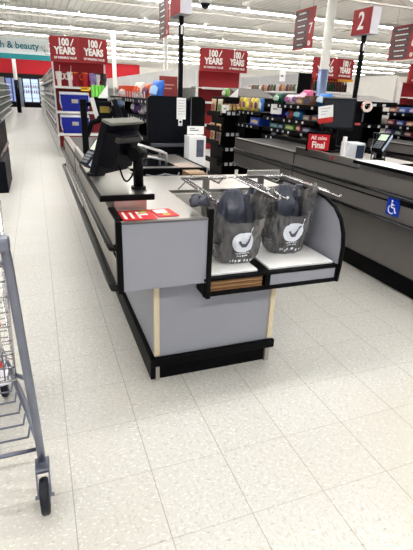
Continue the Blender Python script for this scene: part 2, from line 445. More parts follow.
# monitors: local frame, screen towards -y
def monitor_thing(label, loc, rotz, tilt, post=True, w=.27, h=.255):
    t = thing('pos_monitor', label, 'monitor', loc, rotz, local=True)
    M = Matrix.Translation((0, 0, .165)) @ Matrix.Rotation(-tilt, 4, 'X')
    b = nb()
    box(b, -w / 2, w / 2, -.028, .012, -h / 2, h / 2, bev=.006, M=M)
    prism(b, [(-w / 2 + .01, .012), (w / 2 - .01, .012), (w / 2 - .06, .062), (-w / 2 + .06, .062)], 'z', -h / 2 + .05, h / 2 - .04, M=M)
    hs = obj('housing', b, NAVY(), t)
    b = nb(); box(b, -w / 2 + .016, w / 2 - .016, -.0295, -.0275, -h / 2 + .025, h / 2 - .016, M=M); obj('screen', b, mat('dark_glass', (14, 18, 26), .08), hs)
    b = nb(); box(b, -w / 2 - .001, w / 2 + .001, -.026, .030, h / 2 - .004, h / 2 + .010, bev=.004, M=M)
    obj('top_bezel', b, mat('grey_monitor_top', (112, 110, 104), .5), hs)
    b = nb(); box(b, -w / 2 + .04, w / 2 - .04, .040, .064, h / 2 - .075, h / 2 - .05, bev=.003, M=M); obj('vent_strip', b, mat('vent_reflection_grey', (70, 70, 68), .5), hs)  # vent band, its grey imitates the reflections on the vents
    if post:
        b = nb(); tube(b, [(0, .12, -.02), (0, .12, .15)], .024, 12); tube(b, [(0, .12, -.021), (0, .12, -.009)], .036, 14); obj('post', b, BLK(), t)
        b = nb(); tube(b, [(0, .125, .135), (0, .09, .15), (0, .05, .165)], .03, 10); tube(b, [(-.04, .12, .145), (.04, .12, .145)], .032, 12); obj('arm', b, BLK(), t)
        b = nb(); tube(b, [(.055 - .035 * t_ - .03 * t_ * t_, .05 + .055 * t_, .09 - .30 * t_ * (1 - t_) * (1.2 - .4 * t_)) for t_ in [i / 10 for i in range(11)]], .0045, 6); obj('cable', b, BLK(), t)
    return t
# counter one: screen turned to the shopper's side, post behind it
monitor_thing('dark monitor with grey back on a black post at the near counter edge', (.353, 2.185, .988), math.radians(225), math.radians(20))
t2 = monitor_thing('second dark monitor standing farther along the foreground counter, screen turned right', (.675, 3.86, 1.06), math.radians(70), math.radians(20), post=False)
b = nb(); tube(b, [(.655, 3.86, .898), (.655, 3.86, 1.15)], .03, 10); box(b, .57, .74, 3.78, 3.94, .898, .91, bev=.004)
one('monitor_stand', b, BLK(), 'black stand under the second monitor on the foreground counter', 'stand')

def card_reader(label, loc, rotz, lean, post=.07):
    t = thing('card_reader', label, 'card reader', loc, rotz, local=True)
    M = Matrix.Translation((0, 0, post + .05)) @ Matrix.Rotation(lean, 4, 'X')     # face on +z of this frame, bottom edge towards -y
    b = nb(); tube(b, [(0, 0, 0), (0, 0, .012)], .05, 16); tube(b, [(0, 0, .01), (0, 0, post + .03)], .024, 12); obj('pedestal', b, BLK(), t)
    b = nb(); prism(b, [(-.042, -.09), (.042, -.09), (.05, -.03), (.05, .085), (-.05, .085), (-.05, -.03)], 'z', -.02, .018, M=M)
    box(b, -.035, .035, -.08, -.01, -.045, -.02, bev=.008, M=M)
    bd = obj('body', b, BLK(), t)
    b = nb(); box(b, -.036, .036, .005, .072, .0175, .0195, M=M); obj('screen', b, mat('pale_reader_screen', (196, 214, 196), .25), bd)
    for r in range(4):
        b = nb()
        for c in range(3): box(b, -.033 + c * .024, -.015 + c * .024, -.080 + r * .019, -.067 + r * .019, .0175, .022, M=M)
        obj('key', b, mat('grey_keys', (120, 124, 132), .5), bd)
    for sx_ in (-1, 1):
        b = nb(); box(b, sx_ * .048, sx_ * .053, -.085, .085, -.012, .012, M=M); obj('side_strip', b, mat('pale_blue_strip', (176, 190, 214), .35), bd)
    return t
card_reader('card reader with pale screen just behind the near monitor on the foreground counter', (.285, 2.52, .967), math.radians(-70), math.radians(48), .07)
card_reader('card reader on a pedestal on the white top of the taupe counter', (2.66, 2.97, .967), math.radians(-68), math.radians(42), .085)

# stand with small boxes and paper strip at the far part of counter one
t = thing('device_post', 'tall black post with bracket arm at the shopper side of the foreground counter', 'post', (.37, 3.9, .9))
b = nb(); box(b, .345, .395, 3.875, 3.915, .902, 1.34, bev=.005); box(b, .32, .42, 3.85, 3.915, .9015, .916, bev=.003); obj('post', b, BLK(), t)
b = nb(); tube(b, [(.385, 3.9, 1.05), (.43, 3.9, 1.16), (.56, 3.9, 1.20)], .022, 8); tube(b, [(.385, 3.9, 1.30), (.60, 3.92, 1.32)], .016, 8); obj('arm', b, BLK(), t)
b = nb(); box(b, .47, .60, 3.88, 3.98, 1.17, 1.33, bev=.008); obj('device_case', b, NAVY(), t)
b = nb(); box(b, .50, .58, 3.874, 3.879, 1.24, 1.29); obj('label_strip', b, colour((150, 128, 60)), t)
M = frame((.455, 3.86, 1.275), (1, .1, .30), (.35, -.2, 1))
b = nb(); box(b, -.018, .018, -.085, .085, -.001, .001, M=M); ps = one('paper_strip', b, WHITE(), 'narrow white paper strip hanging on the tall black post', 'paper', base=(.455, 3.86, 1.20))
M = frame((.455, 3.855, 1.275), (1, .1, .30), (.35, -.2, 1))
t = thing('leaflet_holder', 'holder of bright green leaflets with a white corner above the tall black post', 'leaflet holder', (.50, 3.93, 1.33))
b = nb(); box(b, .44, .57, 3.90, 3.97, 1.33, 1.36, bev=.003); obj('tray', b, BLK(), t)
for i in range(4):
    b = nb(); box(b, .447 + i * .027, .470 + i * .027, 3.905, 3.955, 1.35, 1.448, bev=.002); obj('leaflet', b, colour((120, 204, 84)), t)
b = nb(); prism(b, [(.49, 1.352), (.575, 1.352), (.575, 1.46)], 'y', 3.894, 3.898); obj('white_corner', b, WHITE(), t)
# bits around the scanner
t = thing('scanner_frame', 'open stainless rail frame standing on the scanner deck behind the near monitor', 'scanner', (.85, 3.4, .898))
b = nb()
for oy in (0, .2):
    tube(b, [(.66, 3.30 + oy, .90), (.66, 3.30 + oy, 1.055), (.92, 3.34 + oy, .975), (.92, 3.34 + oy, .90)], .011, 8)
tube(b, [(.66, 3.30, 1.055), (.66, 3.5, 1.055)], .01, 8); tube(b, [(.92, 3.34, .975), (.92, 3.54, .975)], .01, 8)
tube(b, [(.66, 3.30, .98), (.92, 3.34, .925)], .008, 8)
obj('rail', b, mat('bright_steel_rail', (226, 226, 226), .35, .5), t)
b = nb(); box(b, .68, .95, 3.22, 3.6, .898, .906, bev=.002); obj('scanner_plate', b, mat('dark_glass', (14, 18, 26), .08), t)
b = nb(); tube(b, [(.70, 3.09, .86), (.76, 3.06, .85), (.84, 3.075, .865), (.93, 3.06, .85), (.95, 3.09, .87)], .007, 6)
one('cable', b, colour((150, 150, 152)), 'grey cable looping under the edge of the scanner deck', 'cable')
b = nb(); box(b, .96, 1.13, 3.14, 3.34, .898, .903, bev=.001); one('pink_reflection', b, colour((178, 160, 150)), 'thin pinkish painted reflection on the right end of the scanner deck', 'painted reflection')  # pinkish reflection on the steel, laid on as a thin coloured sheet
t = thing('carton', 'small brown carton in the gap before the right end of the scanner deck', 'carton', (1.03, 2.99, .577))
b = nb(); box(b, .97, 1.10, 2.90, 3.08, .579, .893, bev=.003); obj('carton_box', b, colour((150, 124, 96)), t)
b = nb(); box(b, .968, 1.102, 2.975, 3.005, .89, .895); obj('tape', b, colour((190, 170, 140)), t)

# ------------------------------------------------------------------ bags and their racks
def bag_rack(x0, x1, label):
    t = thing('bag_rack', label, 'bag rack', ((x0 + x1) / 2, 2.3, .61))
    b = nb(); box(b, (x0 + x1) / 2 - .10, (x0 + x1) / 2 + .12, 2.36, 2.368, .95, .975 if x0 < 1 else 1.0, bev=.002); box(b, (x0 + x1) / 2 - .02, (x0 + x1) / 2 + .02, 2.366, 2.38, .614, .97); obj('back_bracket', b, STEEL(), t)
    for x in (x0, x1):
        b = nb(); tube(b, [((x0 + x1) / 2, 2.355, .965), (x, 2.345, .965), (x, 1.93, .957), (x, 1.80, .952), (x, 1.785, .966)], .006, 6)
        tube(b, [(x + .022, 2.345, .965), (x + .022, 1.95, .957), (x + .011, 1.90, .957), (x, 1.95, .957)], .005, 6)
        obj('arm', b, CHROME(), t)
    b = nb(); xm = (x0 + x1) / 2
    tube(b, [(xm, 2.355, .965), (xm, 2.18, .965), (xm, 2.14, .99), (xm, 2.13, 1.015), (xm + .012, 2.14, 1.01)], .005, 6); obj('hook', b, CHROME(), t)
    return t
bag_rack(.735, 1.055, 'chrome wire bag rack over the left bagging board')
bag_rack(1.10, 1.405, 'chrome wire bag rack over the right bagging board')

def film_material(name, rgb, alpha):
    m = mat(name, rgb, .22, var=.28, scale=17, bump=.9, alpha=alpha, stretch=(1, 1, .45)); return m
FILM = film_material('grey_plastic_film', (124, 122, 122), .66)
FILMD = film_material('dark_plastic_film', (84, 87, 100), .90)

def bag_surface(cx, cy, z0, hw, hd, front_rim, side_rim, back_rim, seed):
    rnd = random.Random(seed); ph = [rnd.uniform(0, 6.28) for _ in range(6)]
    def rim(th):
        f = max(0, -math.sin(th)); k = max(0, math.sin(th)); s = abs(math.cos(th)) ** 6
        base = front_rim * f + back_rim * k + (1 - f - k) * (front_rim * .55 + back_rim * .45)
        return base + (side_rim - base) * s
    def S(th, v):
        z = z0 + (rim(th) - z0) * v
        # narrow foot, belly at a third, flare towards the handles
        q = (z - z0) / .36
        prof = .84 + .20 * math.sin(min(1, q * 1.5) * PI / 2) + .10 * max(0, q - .45)
        if v < .08: prof *= .86 + .14 * (v / .08) ** .5
        wr = 1 + .030 * math.sin(5 * th + ph[0] + 6 * q) + .022 * math.sin(11 * th + ph[1] - 9 * q) + .016 * math.sin(17 * th + ph[2] + 14 * q)
        e = .75
        c, s = math.cos(th), math.sin(th)
        x = hw * prof * wr * math.copysign(abs(c) ** e, c); y = hd * prof * wr * math.copysign(abs(s) ** e, s)
        # the handles are pulled outwards
        pull = max(0, q - .62) * abs(c) ** 4
        x += math.copysign(pull * .07, c)
        # creases in the thin film
        k1 = noise.noise(Vector((c * 2.6 + seed, s * 2.6, q * 2.2))); k2 = abs(noise.noise(Vector((c * 5 + seed, s * 5, q * 4.5 + 3)))); k3 = abs(noise.noise(Vector((c * 11, s * 11 + seed, q * 8))))
        d = (.020 * k1 - .034 * k2 - .014 * k3 + .008) * min(1, v * 5)
        dth = (th + PI / 2 + PI) % (2 * PI) - PI
        d *= 1 - .88 * math.exp(-(dth / .5) ** 2 - ((z - .735) / .075) ** 2)
        return Vector((cx + x + d * c, cy + y + d * s, z + .006 * k1 * min(1, v * 5)))
    return S

def make_bag(label, cx, cy, z0, hw, hd, front, side, back, seed, logo_th, logo_v):
    t = thing('plastic_bag', label, 'plastic bag', (cx, cy, z0))
    S = bag_surface(cx, cy, z0, hw, hd, front, side, back, seed)
    b = nb(); nt_, nv = 96, 30
    g = [[b.verts.new(S(2 * PI * i / nt_, j / nv)) for i in range(nt_)] for j in range(nv + 1)]
    for j in range(nv):
        for i in range(nt_):
            f = b.faces.new((g[j][i], g[j][(i + 1) % nt_], g[j + 1][(i + 1) % nt_], g[j + 1][i])); f.smooth = True
    f = b.faces.new(g[0][::-1]); f.smooth = True
    bag = obj('bag_film', b, FILM, t)
    # bundled bags still hanging behind the open one
    for k, (ox, oy, w, lo, hi) in enumerate(((-.10, .03, .52, .68, .975), (.42, .075, .50, .62, .94))):
        b = nb(); rnd = random.Random(seed + k)
        ph = [rnd.uniform(0, 6.28) for _ in range(4)]
        n, mrow = 40, 16
        rows = []
        for j in range(mrow + 1):
            v = j / mrow; z = lo + (hi - lo) * v
            wf = w * hw * (.86 + .2 * math.sin(v * 2.6 + .3) - 1.6 * max(0, v - .72)) * (1 - .10 * math.sin(v * 9 + seed))
            df = hd * .34 * (1 - .75 * max(0, v - .6) / .4) * (1 + .25 * math.sin(v * 12 + k))
            row = []
            for i in range(n):
                th = 2 * PI * i / n; wr = 1 + .15 * math.sin(5 * th + ph[0] + 5 * v) + .10 * math.sin(11 * th + ph[1] - 7 * v)
                wr += .35 * (abs(noise.noise(Vector((math.cos(th) * 3 + seed, math.sin(th) * 3, v * 5)))) - .2); row.append(b.verts.new((cx + ox * hw + wf * wr * math.cos(th), cy + oy + df * wr * math.sin(th), z)))
            rows.append(row)
        for j in range(mrow):
            for i in range(n):
                f = b.faces.new((rows[j][i], rows[j][(i + 1) % n], rows[j + 1][(i + 1) % n], rows[j + 1][i])); f.smooth = True
        b.faces.new(rows[0][::-1]); b.faces.new(rows[-1])
        obj('folded_bag_bundle', b, FILMD, t, label='dark bundle of folded bags')
    # handles looped over the arms
    for s in (-1, 1):
        th = 0 if s > 0 else PI
        p = S(th, 1.)
        b = nb()
        tube(b, [p + Vector((-s * .012, -.02, -.05)), p + Vector((0, -.015, 0)), p + Vector((s * .008, 0, .012)), p + Vector((s * .012, .02, -.02)), p + Vector((s * .004, .03, -.06))], .016, 8, radii=[.024, .014, .012, .014, .022])
        obj('handle', b, FILM, t)
    # printed disc with a tick, wrapped on the film
    r_, h_ = .048, .052
    T0 = logo_th; Z0 = logo_v
    def onbag(dx, dz, lift=.0025):
        th = T0 + dx / (hw * 1.02)
        zz = Z0 + dz
        lo_, hi_ = 0., 1.
        for _ in range(24):
            mid = (lo_ + hi_) / 2
            if S(th, mid).z < zz: lo_ = mid
            else: hi_ = mid
        p = S(th, hi_); c = Vector((cx, cy, p.z)); d = (p - c).normalized()
        return p + d * lift
    def patch(poly, lift):
        # fan filled polygon, subdivided so that it follows the film
        bb = nb()
        vs = [bb.verts.new((p[0], p[1], 0)) for p in poly]; bb.faces.new(vs)
        bmesh.ops.triangulate(bb, faces=bb.faces[:])
        bmesh.ops.subdivide_edges(bb, edges=bb.edges[:], cuts=4, use_grid_fill=True)
        for v in bb.verts: v.co = onbag(v.co.x, v.co.y, lift)
        return bb
    def add(dst, src):
        me = bpy.data.meshes.new('tmp'); src.to_mesh(me); src.free(); dst.from_mesh(me); bpy.data.meshes.remove(me)
    b = nb(); add(b, patch([(r_ * math.cos(2 * PI * k / 24), h_ * math.sin(2 * PI * k / 24)) for k in range(24)], .0055))
    add(b, patch([(.016, .018), (.026, .016), (.046, .072), (.039, .070)], .006))
    for k, (w, dz) in enumerate(((.052, -.062), (.040, -.076))):
        n = 9 - 2 * k
        for i in range(n):
            xa = -w / 2 + i * w / n; add(b, patch([(xa, dz), (xa + w / n * .62, dz), (xa + w / n * .62, dz + .007), (xa, dz + .007)], .004))
    for i in range(8):
        xa = -.062 + i * .016; z = -.100 + .003 * math.sin(i * 2.1)
        add(b, patch([(xa, z - .008), (xa + .009, z - .005), (xa + .010, z + .006), (xa + .002, z + .004)], .004))
    obj('printed_disc', b, mat('white_bag_print', (226, 230, 238), .5, var=.04), bag)
    b = nb(); add(b, patch([(-.020, .006), (-.006, -.024), (.004, -.024), (.026, .036), (.017, .036), (.0, -.006), (-.006, -.004), (-.012, .012)], .0085)); obj('printed_tick', b, mat('grey_bag_print', (88, 92, 104), .5), bag)
    return t
make_bag('grey plastic bag with white tick logo hanging on the left rack', .905, 1.945, .613, .135, .105, .835, .962, .955, 3, -PI / 2 + .02, .735)
make_bag('grey plastic bag with white tick logo hanging on the right rack', 1.235, 2.01, .613, .128, .10, .83, .962, .955, 11, -PI / 2 - .02, .745)
# crumpled spare ends at the left arm
b = nb()
for (cx, cy, cz, r, f) in ((.672, 1.93, .930, .026, 1.2), (.712, 1.915, .935, .022, 1.3), (.69, 1.96, .945, .022, 1.2)):
    lathe(b, [(r * .3, cz - r), (r * .8, cz - r * .6), (r, cz), (r * .7, cz + r * .6), (r * .25, cz + r)], cx, cy, 12, sx=f)
for v in b.verts: v.co += noise.noise_vector(v.co * 42) * .014
tube(b, [(.70, 1.93, .945), (.735, 1.93, .957), (.745, 1.96, .945)], .012, 6)
one('folded_bag_bundle', b, FILMD, 'small crumpled dark bag bundle at the left end of the left rack', 'plastic bag')
for i, (x, y) in enumerate(((1.10, 2.10), (1.43, 2.13))):
    b = nb(); lathe(b, [(.02, .62), (.05, .66), (.055, .76), (.04, .86), (.02, .945)], x - (.03 if i else .02), y + .05, 12, sx=.8, sy=1.1)
    for v in b.verts: v.co += Vector((math.sin(v.co.z * 70 + v.co.y * 60) * .006, math.cos(v.co.z * 90) * .006, 0))
    one('folded_bag_bundle', b, mat('black_blue_film', (34, 40, 60), .3, var=.3, scale=20, bump=.4), ('dark bag bundle hanging between the two open grey bags', 'dark bag bundle hanging between the right bag and the curved panel')[i], 'plastic bag', base=(x, y, .62))
# paper bags in the cubby
for k in range(8):
    z = .5215 + k * .0077
    b = nb(); box(b, .70 + (k % 3) * .003, .992 - (k % 2) * .004, 1.762 + (k % 4) * .002, 2.12, z, z + .0068, bev=.0015)
    one('paper_bag', b, mat('kraft_paper_%d' % (k % 3), ((150, 116, 82), (128, 96, 66), (168, 134, 98))[k % 3], .8, var=.15, scale=30), 'folded brown paper bag in the cubby under the left board, %s from the bottom' % NTH[k], 'paper bag', 'paper bags in the cubby')

# ------------------------------------------------------------------ things on counter two
t = thing('placard', 'red framed placard with white wording on the rim of the taupe counter', 'placard', (2.56, 3.62, .90))
M = frame((2.50, 3.63, 1.04), (.80, -.60, 0), (-.1, -.18, 1)) @ Matrix.Scale(.86, 4)
b = nb(); box(b, -.135, .135, -.108, .105, -.006, .006, bev=.003, M=M); box(b, -.05, .05, -.15, -.10, -.012, .02, M=M); obj('frame', b, BLK(), t)
b = nb(); box(b, -.115, .115, -.088, .085, .006, .009, M=M); obj('panel', b, colour((196, 24, 40)), t)
lettering(t, [('All sales', .058, M @ Matrix.Translation((0, .045, .0105)), .9, .001), ('Final', .098, M @ Matrix.Translation((0, -.035, .0105)), .8, .003)], LETTER())
monitor2 = monitor_thing('large dark monitor on the taupe counter with a red and white card before it', (2.93, 3.98, 1.115), math.radians(-24), math.radians(6), post=False, w=.34, h=.30)
b = nb(); tube(b, [(2.935, 4.0, .912), (2.935, 4.0, 1.16)], .035, 12); box(b, 2.82, 3.06, 3.925, 4.12, .906, .920, bev=.005)
tube(b, [(2.935, 4.0, 1.08), (2.76, 3.92, 1.10), (2.66, 3.88, 1.02), (2.64, 3.87, .92)], .024, 10)
one('monitor_stand', b, BLK(), 'black stand with curved arm under the large monitor on the taupe counter', 'stand')

t = thing('notice_card', 'white notice card with red lower band in front of the large monitor', 'card', (2.67, 3.86, .902))
M = frame((2.655, 3.80, 1.285), (.96, -.25, .16), (.10, -.1, 1))
b = nb(); box(b, -.075, .075, -.035, .075, -.001, .001, M=M); obj('white_card', b, WHITE(), t)
b = nb(); box(b, -.075, .075, -.085, -.035, -.001, .001, M=M); obj('red_band', b, colour((190, 48, 44)), t)
b = nb()
for i in range(3): box(b, -.05, .045 - .02 * i, .048 - .026 * i, .054 - .026 * i, .001, .0016, M=M)
obj('print', b, colour((170, 170, 174)), t)
b = nb(); tube(b, [(2.66, 3.83, 1.25), (2.67, 3.86, 1.0), (2.67, 3.86, .902)], .008, 6); obj('holder', b, BLK(), t)
t = thing('receipt_printer', 'white receipt printer beside the large monitor on the taupe counter', 'printer', (2.74, 3.5, .9))
M = Matrix.Translation((2.80, 3.5, .0015)) @ Matrix.Rotation(-.25, 4, 'Z')
b = nb(); box(b, -.085, .085, -.09, .09, .90, 1.05, bev=.010, M=M); obj('case', b, colour((206, 208, 214)), t)
b = nb(); box(b, .0, .075, -.097, -.088, .915, 1.03, bev=.004, M=M); obj('front_slot', b, mat('slate_plastic', (44, 54, 76), .4), t)
b = nb(); box(b, -.115, -.085, -.05, -.01, .90, 1.10, bev=.004, M=M); obj('paper_strip', b, WHITE(), t)
b = nb(); lathe(b, [(.016, 0), (.016, .002)], 0, 0, 16, M=frame((2.4365, 3.30, .937), (0, -1, 0), (0, 0, 1))); one('round_sticker', b, colour((206, 60, 54)), 'small round red sticker on the stainless rim of the taupe counter', 'sticker', base=(2.4365, 3.30, .937))
# document slats between reader and printer
t = thing('bag_divider', 'dark wire file holder behind the card reader on the taupe counter', 'file holder', (2.9, 3.28, .898))
b = nb()
for i in range(4):
    tube(b, [(2.83 + i * .035, 3.2, .90), (2.86 + i * .035, 3.24, 1.15), (2.90 + i * .035, 3.36, 1.15), (2.92 + i * .035, 3.36, .90)], .006, 6)
tube(b, [(2.83, 3.2, .905), (2.95, 3.2, .905)], .006, 6); tube(b, [(2.92, 3.36, .905), (3.04, 3.36, .905)], .006, 6)
obj('wire_frame', b, mat('dark_chrome', (110, 112, 120), .25, .8), t)
# tape roll on the black panel
t = thing('tape_roll', 'roll of red and white tape hung on the black panel behind the lane pole', 'tape', (3.75, 4.46, 1.33))
M = frame((3.70, 4.49, 1.36), (.93, -.36, 0), (0, 0, 1))
b = nb(); n = 28
prof = [(.034, -.03), (.062, -.03), (.062, .03), (.034, .03)]
rings = [[b.verts.new(M @ Vector((r * math.cos(2 * PI * k / n), r * math.sin(2 * PI * k / n), z))) for k in range(n)] for r, z in prof]
for j in range(4):
    a, c = rings[j], rings[(j + 1) % 4]
    for k in range(n):
        f = b.faces.new((a[k], a[(k + 1) % n], c[(k + 1) % n], c[k])); f.material_index = 1 if (j == 1 and (k // 2) % 2 == 0) else 0
bmesh.ops.recalc_face_normals(b, faces=b.faces[:])
obj('roll', b, [mat('cream_tape', (232, 214, 206), .5), colour((214, 70, 76))], t)
b = nb(); tube(b, [(3.71, 4.56, 1.385), (3.695, 4.44, 1.385)], .01, 8); obj('peg', b, BLK(), t)

# ------------------------------------------------------------------ lane poles with number boxes
def lane_sign(x, num, label):
    t = thing('lane_sign', label, 'lane sign', (x, 4.69, 0))
    b = nb(); box(b, x - .020, x + .020, 4.672, 4.708, 0, 2.12); obj('pole', b, BLK(), t)
    b = nb(); box(b, x - .011, x + .011, 4.664, 4.671, 1.96, 2.04, bev=.006); obj('pole_sticker', b, WHITE(), t)
    b = nb(); box(b, x - .06, x + .06, 4.53, 4.86, 2.12, 2.39, bev=.004); sb = obj('sign_box', b, mat('white_sign_box', (206, 204, 212), .5), t)
    b = nb(); box(b, x - .067, x - .059, 4.535, 4.855, 2.125, 2.385); obj('red_face', b, RED(), sb)
    if num: lettering(sb, [(num, .25, frame((x - .069, 4.70, 2.255), (0, -1, 0), (0, 0, 1)), .9, .004)], LETTER())
lane_sign(1.442, None, 'lane number box on a black pole rising behind the tall black board')
lane_sign(3.66, '2', 'red lane number box reading 2 on a tall black pole')

# ------------------------------------------------------------------ black racks
def rack(label, x0, x1, y0, y1, shelves, face, H=1.36, roof=None, name='merchandise_rack'):
    """steel rack; face = '-x' or '-y' is the open side"""
    t = thing(name, label, 'display rack', ((x0 + x1) / 2, (y0 + y1) / 2, 0))
    b = nb(); box(b, x0 + .01, x1 - .01, y0 + .01, y1 - .01, 0, .12); obj('plinth', b, BLKM(), t)
    b = nb()
    if face == '-x':
        box(b, x1 - .03, x1, y0, y1, .12, H)
    else:
        box(b, x0, x1, y1 - .03, y1, .12, H)
    obj('back_panel', b, BLKM(), t)
    for k in (0, 1):
        b = nb()
        if face == '-x':
            yy = (y0, y1 - .025)[k]; prism(b, [(x0 + .10, .12), (x1, .12), (x1, H), (x0 + .22, H)], 'y', yy, yy + .025)
        else:
            xx = (x0, x1 - .025)[k]; prism(b, [(y0 + .10, .12), (y1, .12), (y1, H), (y0 + .22, H)], 'x', xx, xx + .025)
        obj('end_panel', b, BLKM(), t)
    tagproto = None
    for z in shelves:
        b = nb()
        if face == '-x':
            box(b, x0, x1 - .03, y0 + .025, y1 - .025, z - .025, z); box(b, x0 - .012, x0, y0 + .02, y1 - .02, z - .045, z + .012, bev=.002)
        else:
            box(b, x0 + .025, x1 - .025, y0, y1 - .03, z - .025, z); box(b, x0 + .02, x1 - .02, y0 - .012, y0, z - .045, z + .012, bev=.002)
        sh = obj('shelf', b, BLKM(), t)
        L = (y1 - y0) if face == '-x' else (x1 - x0)
        n = int(L / .16)
        for i in range(n):
            if (i * 7 + int(z * 100)) % 5 == 0: continue
            p = .12 + i * .16 + ((i * 13) % 5) * .006
            b = nb()
            if face == '-x': box(b, x0 - .0145, x0 - .0125, y0 + p - .022, y0 + p + .022, z - .036, z - .006)
            else: box(b, x0 + p - .022, x0 + p + .022, y0 - .0145, y0 - .0125, z - .040, z - .004)
            obj('price_tag', b, mat('white_price_tag', (206, 207, 212), .5), sh)
    return t

def carton_b(b, w, d, h): box(b, -w / 2, w / 2, -d / 2, d / 2, 0, h, bev=.006)
def pouch_b(b, w, d, h, seed=0):
    """pillow pack: flat crimped ends, swollen middle"""
    n = 10; rows = []
    rnd = random.Random(seed)
    for j in range(9):
        v = j / 8; th = d / 2 * (math.sin(PI * v) ** .6 if 0 < v < 1 else .06) + .002
        ww = w / 2 * (1 - .06 * math.sin(PI * v))
        row = []
        for k in range(n):
            a = 2 * PI * k / n; c, s = math.cos(a), math.sin(a)
            row.append(b.verts.new((ww * math.copysign(abs(c) ** .6, c), th * s * (1 + .12 * math.sin(3 * a + v * 9 + seed)), h * v)))
        rows.append(row)
    for j in range(8):
        for k in range(n):
            f = b.faces.new((rows[j][k], rows[j][(k + 1) % n], rows[j + 1][(k + 1) % n], rows[j + 1][k])); f.smooth = True
    b.faces.new(rows[0][::-1]); b.faces.new(rows[-1])
def bottle_b(b, w, d, h):
    r = w / 2; lathe(b, [(r * .9, 0), (r, .02), (r, h * .62), (r * .45, h * .78), (r * .38, h * .92)], 0, 0, 12)

def product(kind, loc, w, d, h, rgb, rotz, label, cat, band=None, lean=0., group=None):
    t = thing(kind, label, cat, (loc[0], loc[1], loc[2] + .002), rotz, group, local=True)
    M = Matrix.Rotation(lean, 4, 'X')
    b = nb()
    if kind in ('candy_box', 'carton', 'gum_box'): carton_b(b, w, d, h)
    elif kind == 'bottle': bottle_b(b, w, d, h)
    else: pouch_b(b, w, d, h, int(abs(loc[1]) * 100))
    for v in b.verts: v.co = M @ v.co
    obj('package' if kind != 'bottle' else 'bottle_body', b, colour(rgb, .35), t)
    if kind == 'bottle':
        b = nb(); lathe(b, [(w * .22, h * .91), (w * .22, h)], 0, 0, 10); obj('cap', b, colour(band or (220, 190, 60)), t)
    elif band:
        b = nb(); dd = d / 2 + .002
        prism(b, [(-w * .36, h * .30), (w * .30, h * .22), (w * .38, h * .58), (0, h * .74), (-w * .34, h * .62)], 'y', -dd - .001, -dd + .003)
        for v in b.verts: v.co = M @ v.co
        obj('printed_panel', b, colour(band), t)
    return t

# --- lane one rack, seen behind the monitors; its near end is the tall black board
rack('black candy rack running back behind the tall black board', 1.12, 1.64, 4.74, 7.3, (.45, .75, .95, 1.15, 1.34), '-x', 1.36)
t = thing('display_board', 'tall black rack end with rounded top carrying a white paper, behind the foreground counter', 'rack panel', (1.35, 4.62, 0))
b = nb()
def rounded(x0, x1, z0, z1, r):
    pts = [(x0, z0), (x1, z0)]
    for a in range(0, 91, 15): pts.append((x1 - r + r * math.cos(math.radians(a)), z1 - r + r * math.sin(math.radians(a))))
    for a in range(90, 181, 15): pts.append((x0 + r + r * math.cos(math.radians(a)), z1 - r + r * math.sin(math.radians(a))))
    return pts
prism(b, rounded(1.07, 1.50, 0, 1.385, .05), 'y', 4.60, 4.66); obj('panel', b, NAVY(), t)
b = nb(); prism(b, rounded(1.505, 1.685, 0, 1.39, .06), 'y', 4.58, 4.66); obj('side_board', b, BLK(), t)
b = nb(); box(b, 1.525, 1.532, 4.574, 4.58, .95, 1.38); obj('pale_edge_line', b, mat('grey_edge', (110, 116, 130), .3), t)  # thin grey upright line on the side board
b = nb(); box(b, 1.09, 1.48, 4.50, 4.60, .895, .925, bev=.003); obj('ledge', b, mat('grey_ledge', (84, 86, 92), .4), t)
t = thing('paper_notice', 'white paper notice taped upright on the tall black board', 'paper', (1.42, 4.59, 1.10))
b = nb(); box(b, 1.375, 1.475, 4.590, 4.5945, 1.165, 1.375); obj('sheet', b, WHITE(), t)
b = nb(); box(b, 1.395, 1.44, 4.590, 4.5945, 1.10, 1.165); obj('tab', b, WHITE(), t)
b = nb(); lathe(b, [(.012, 0), (.012, .002)], 0, 0, 12, M=frame((1.417, 4.5885, 1.14), (1, 0, 0), (0, 0, 1))); obj('hole', b, BLK(), t)
b = nb()
for i in range(6): box(b, 1.39, 1.46 - .012 * (i % 2), 4.5888, 4.5898, 1.345 - i * .026, 1.350 - i * .026)
obj('print', b, colour((176, 178, 184)), t)
# cabinet with white boxed goods
t = thing('cabinet', 'low black cabinet before the tall black board holding the white box', 'cabinet', (1.35, 4.38, 0))
b = nb(); box(b, 1.06, 1.56, 4.20, 4.54, 0, .70, bev=.006); obj('carcass', b, BLK(), t)
b = nb(); box(b, 1.04, 1.60, 4.16, 4.56, .70, .725, bev=.004); obj('cabinet_top', b, mat('grey_edge', (110, 116, 130), .3), t)
t = thing('gift_box', 'white box with a dark picture window on the low black cabinet', 'box', (1.49, 4.3, .725))
b = nb(); box(b, 1.395, 1.575, 4.22, 4.38, .725, 1.03, bev=.005); obj('box', b, WHITE(), t)
b = nb(); box(b, 1.475, 1.550, 4.214, 4.221, .83, .995); obj('picture_window', b, mat('window_print', (92, 96, 112), .3, var=.5, scale=30), t)
b = nb(); box(b, 1.42, 1.60, 4.36, 4.366, 1.035, 1.115, bev=.002); box(b, 1.50, 1.52, 4.36, 4.37, 1.02, 1.04)
box(b, 1.445, 1.54, 4.358, 4.3605, 1.07, 1.08, m=1); box(b, 1.445, 1.50, 4.358, 4.3605, 1.09, 1.098, m=1)
one('shelf_card', b, [WHITE(), colour((120, 122, 130))], 'white landscape card standing on top of the white box', 'card', base=(1.51, 4.363, 1.03))
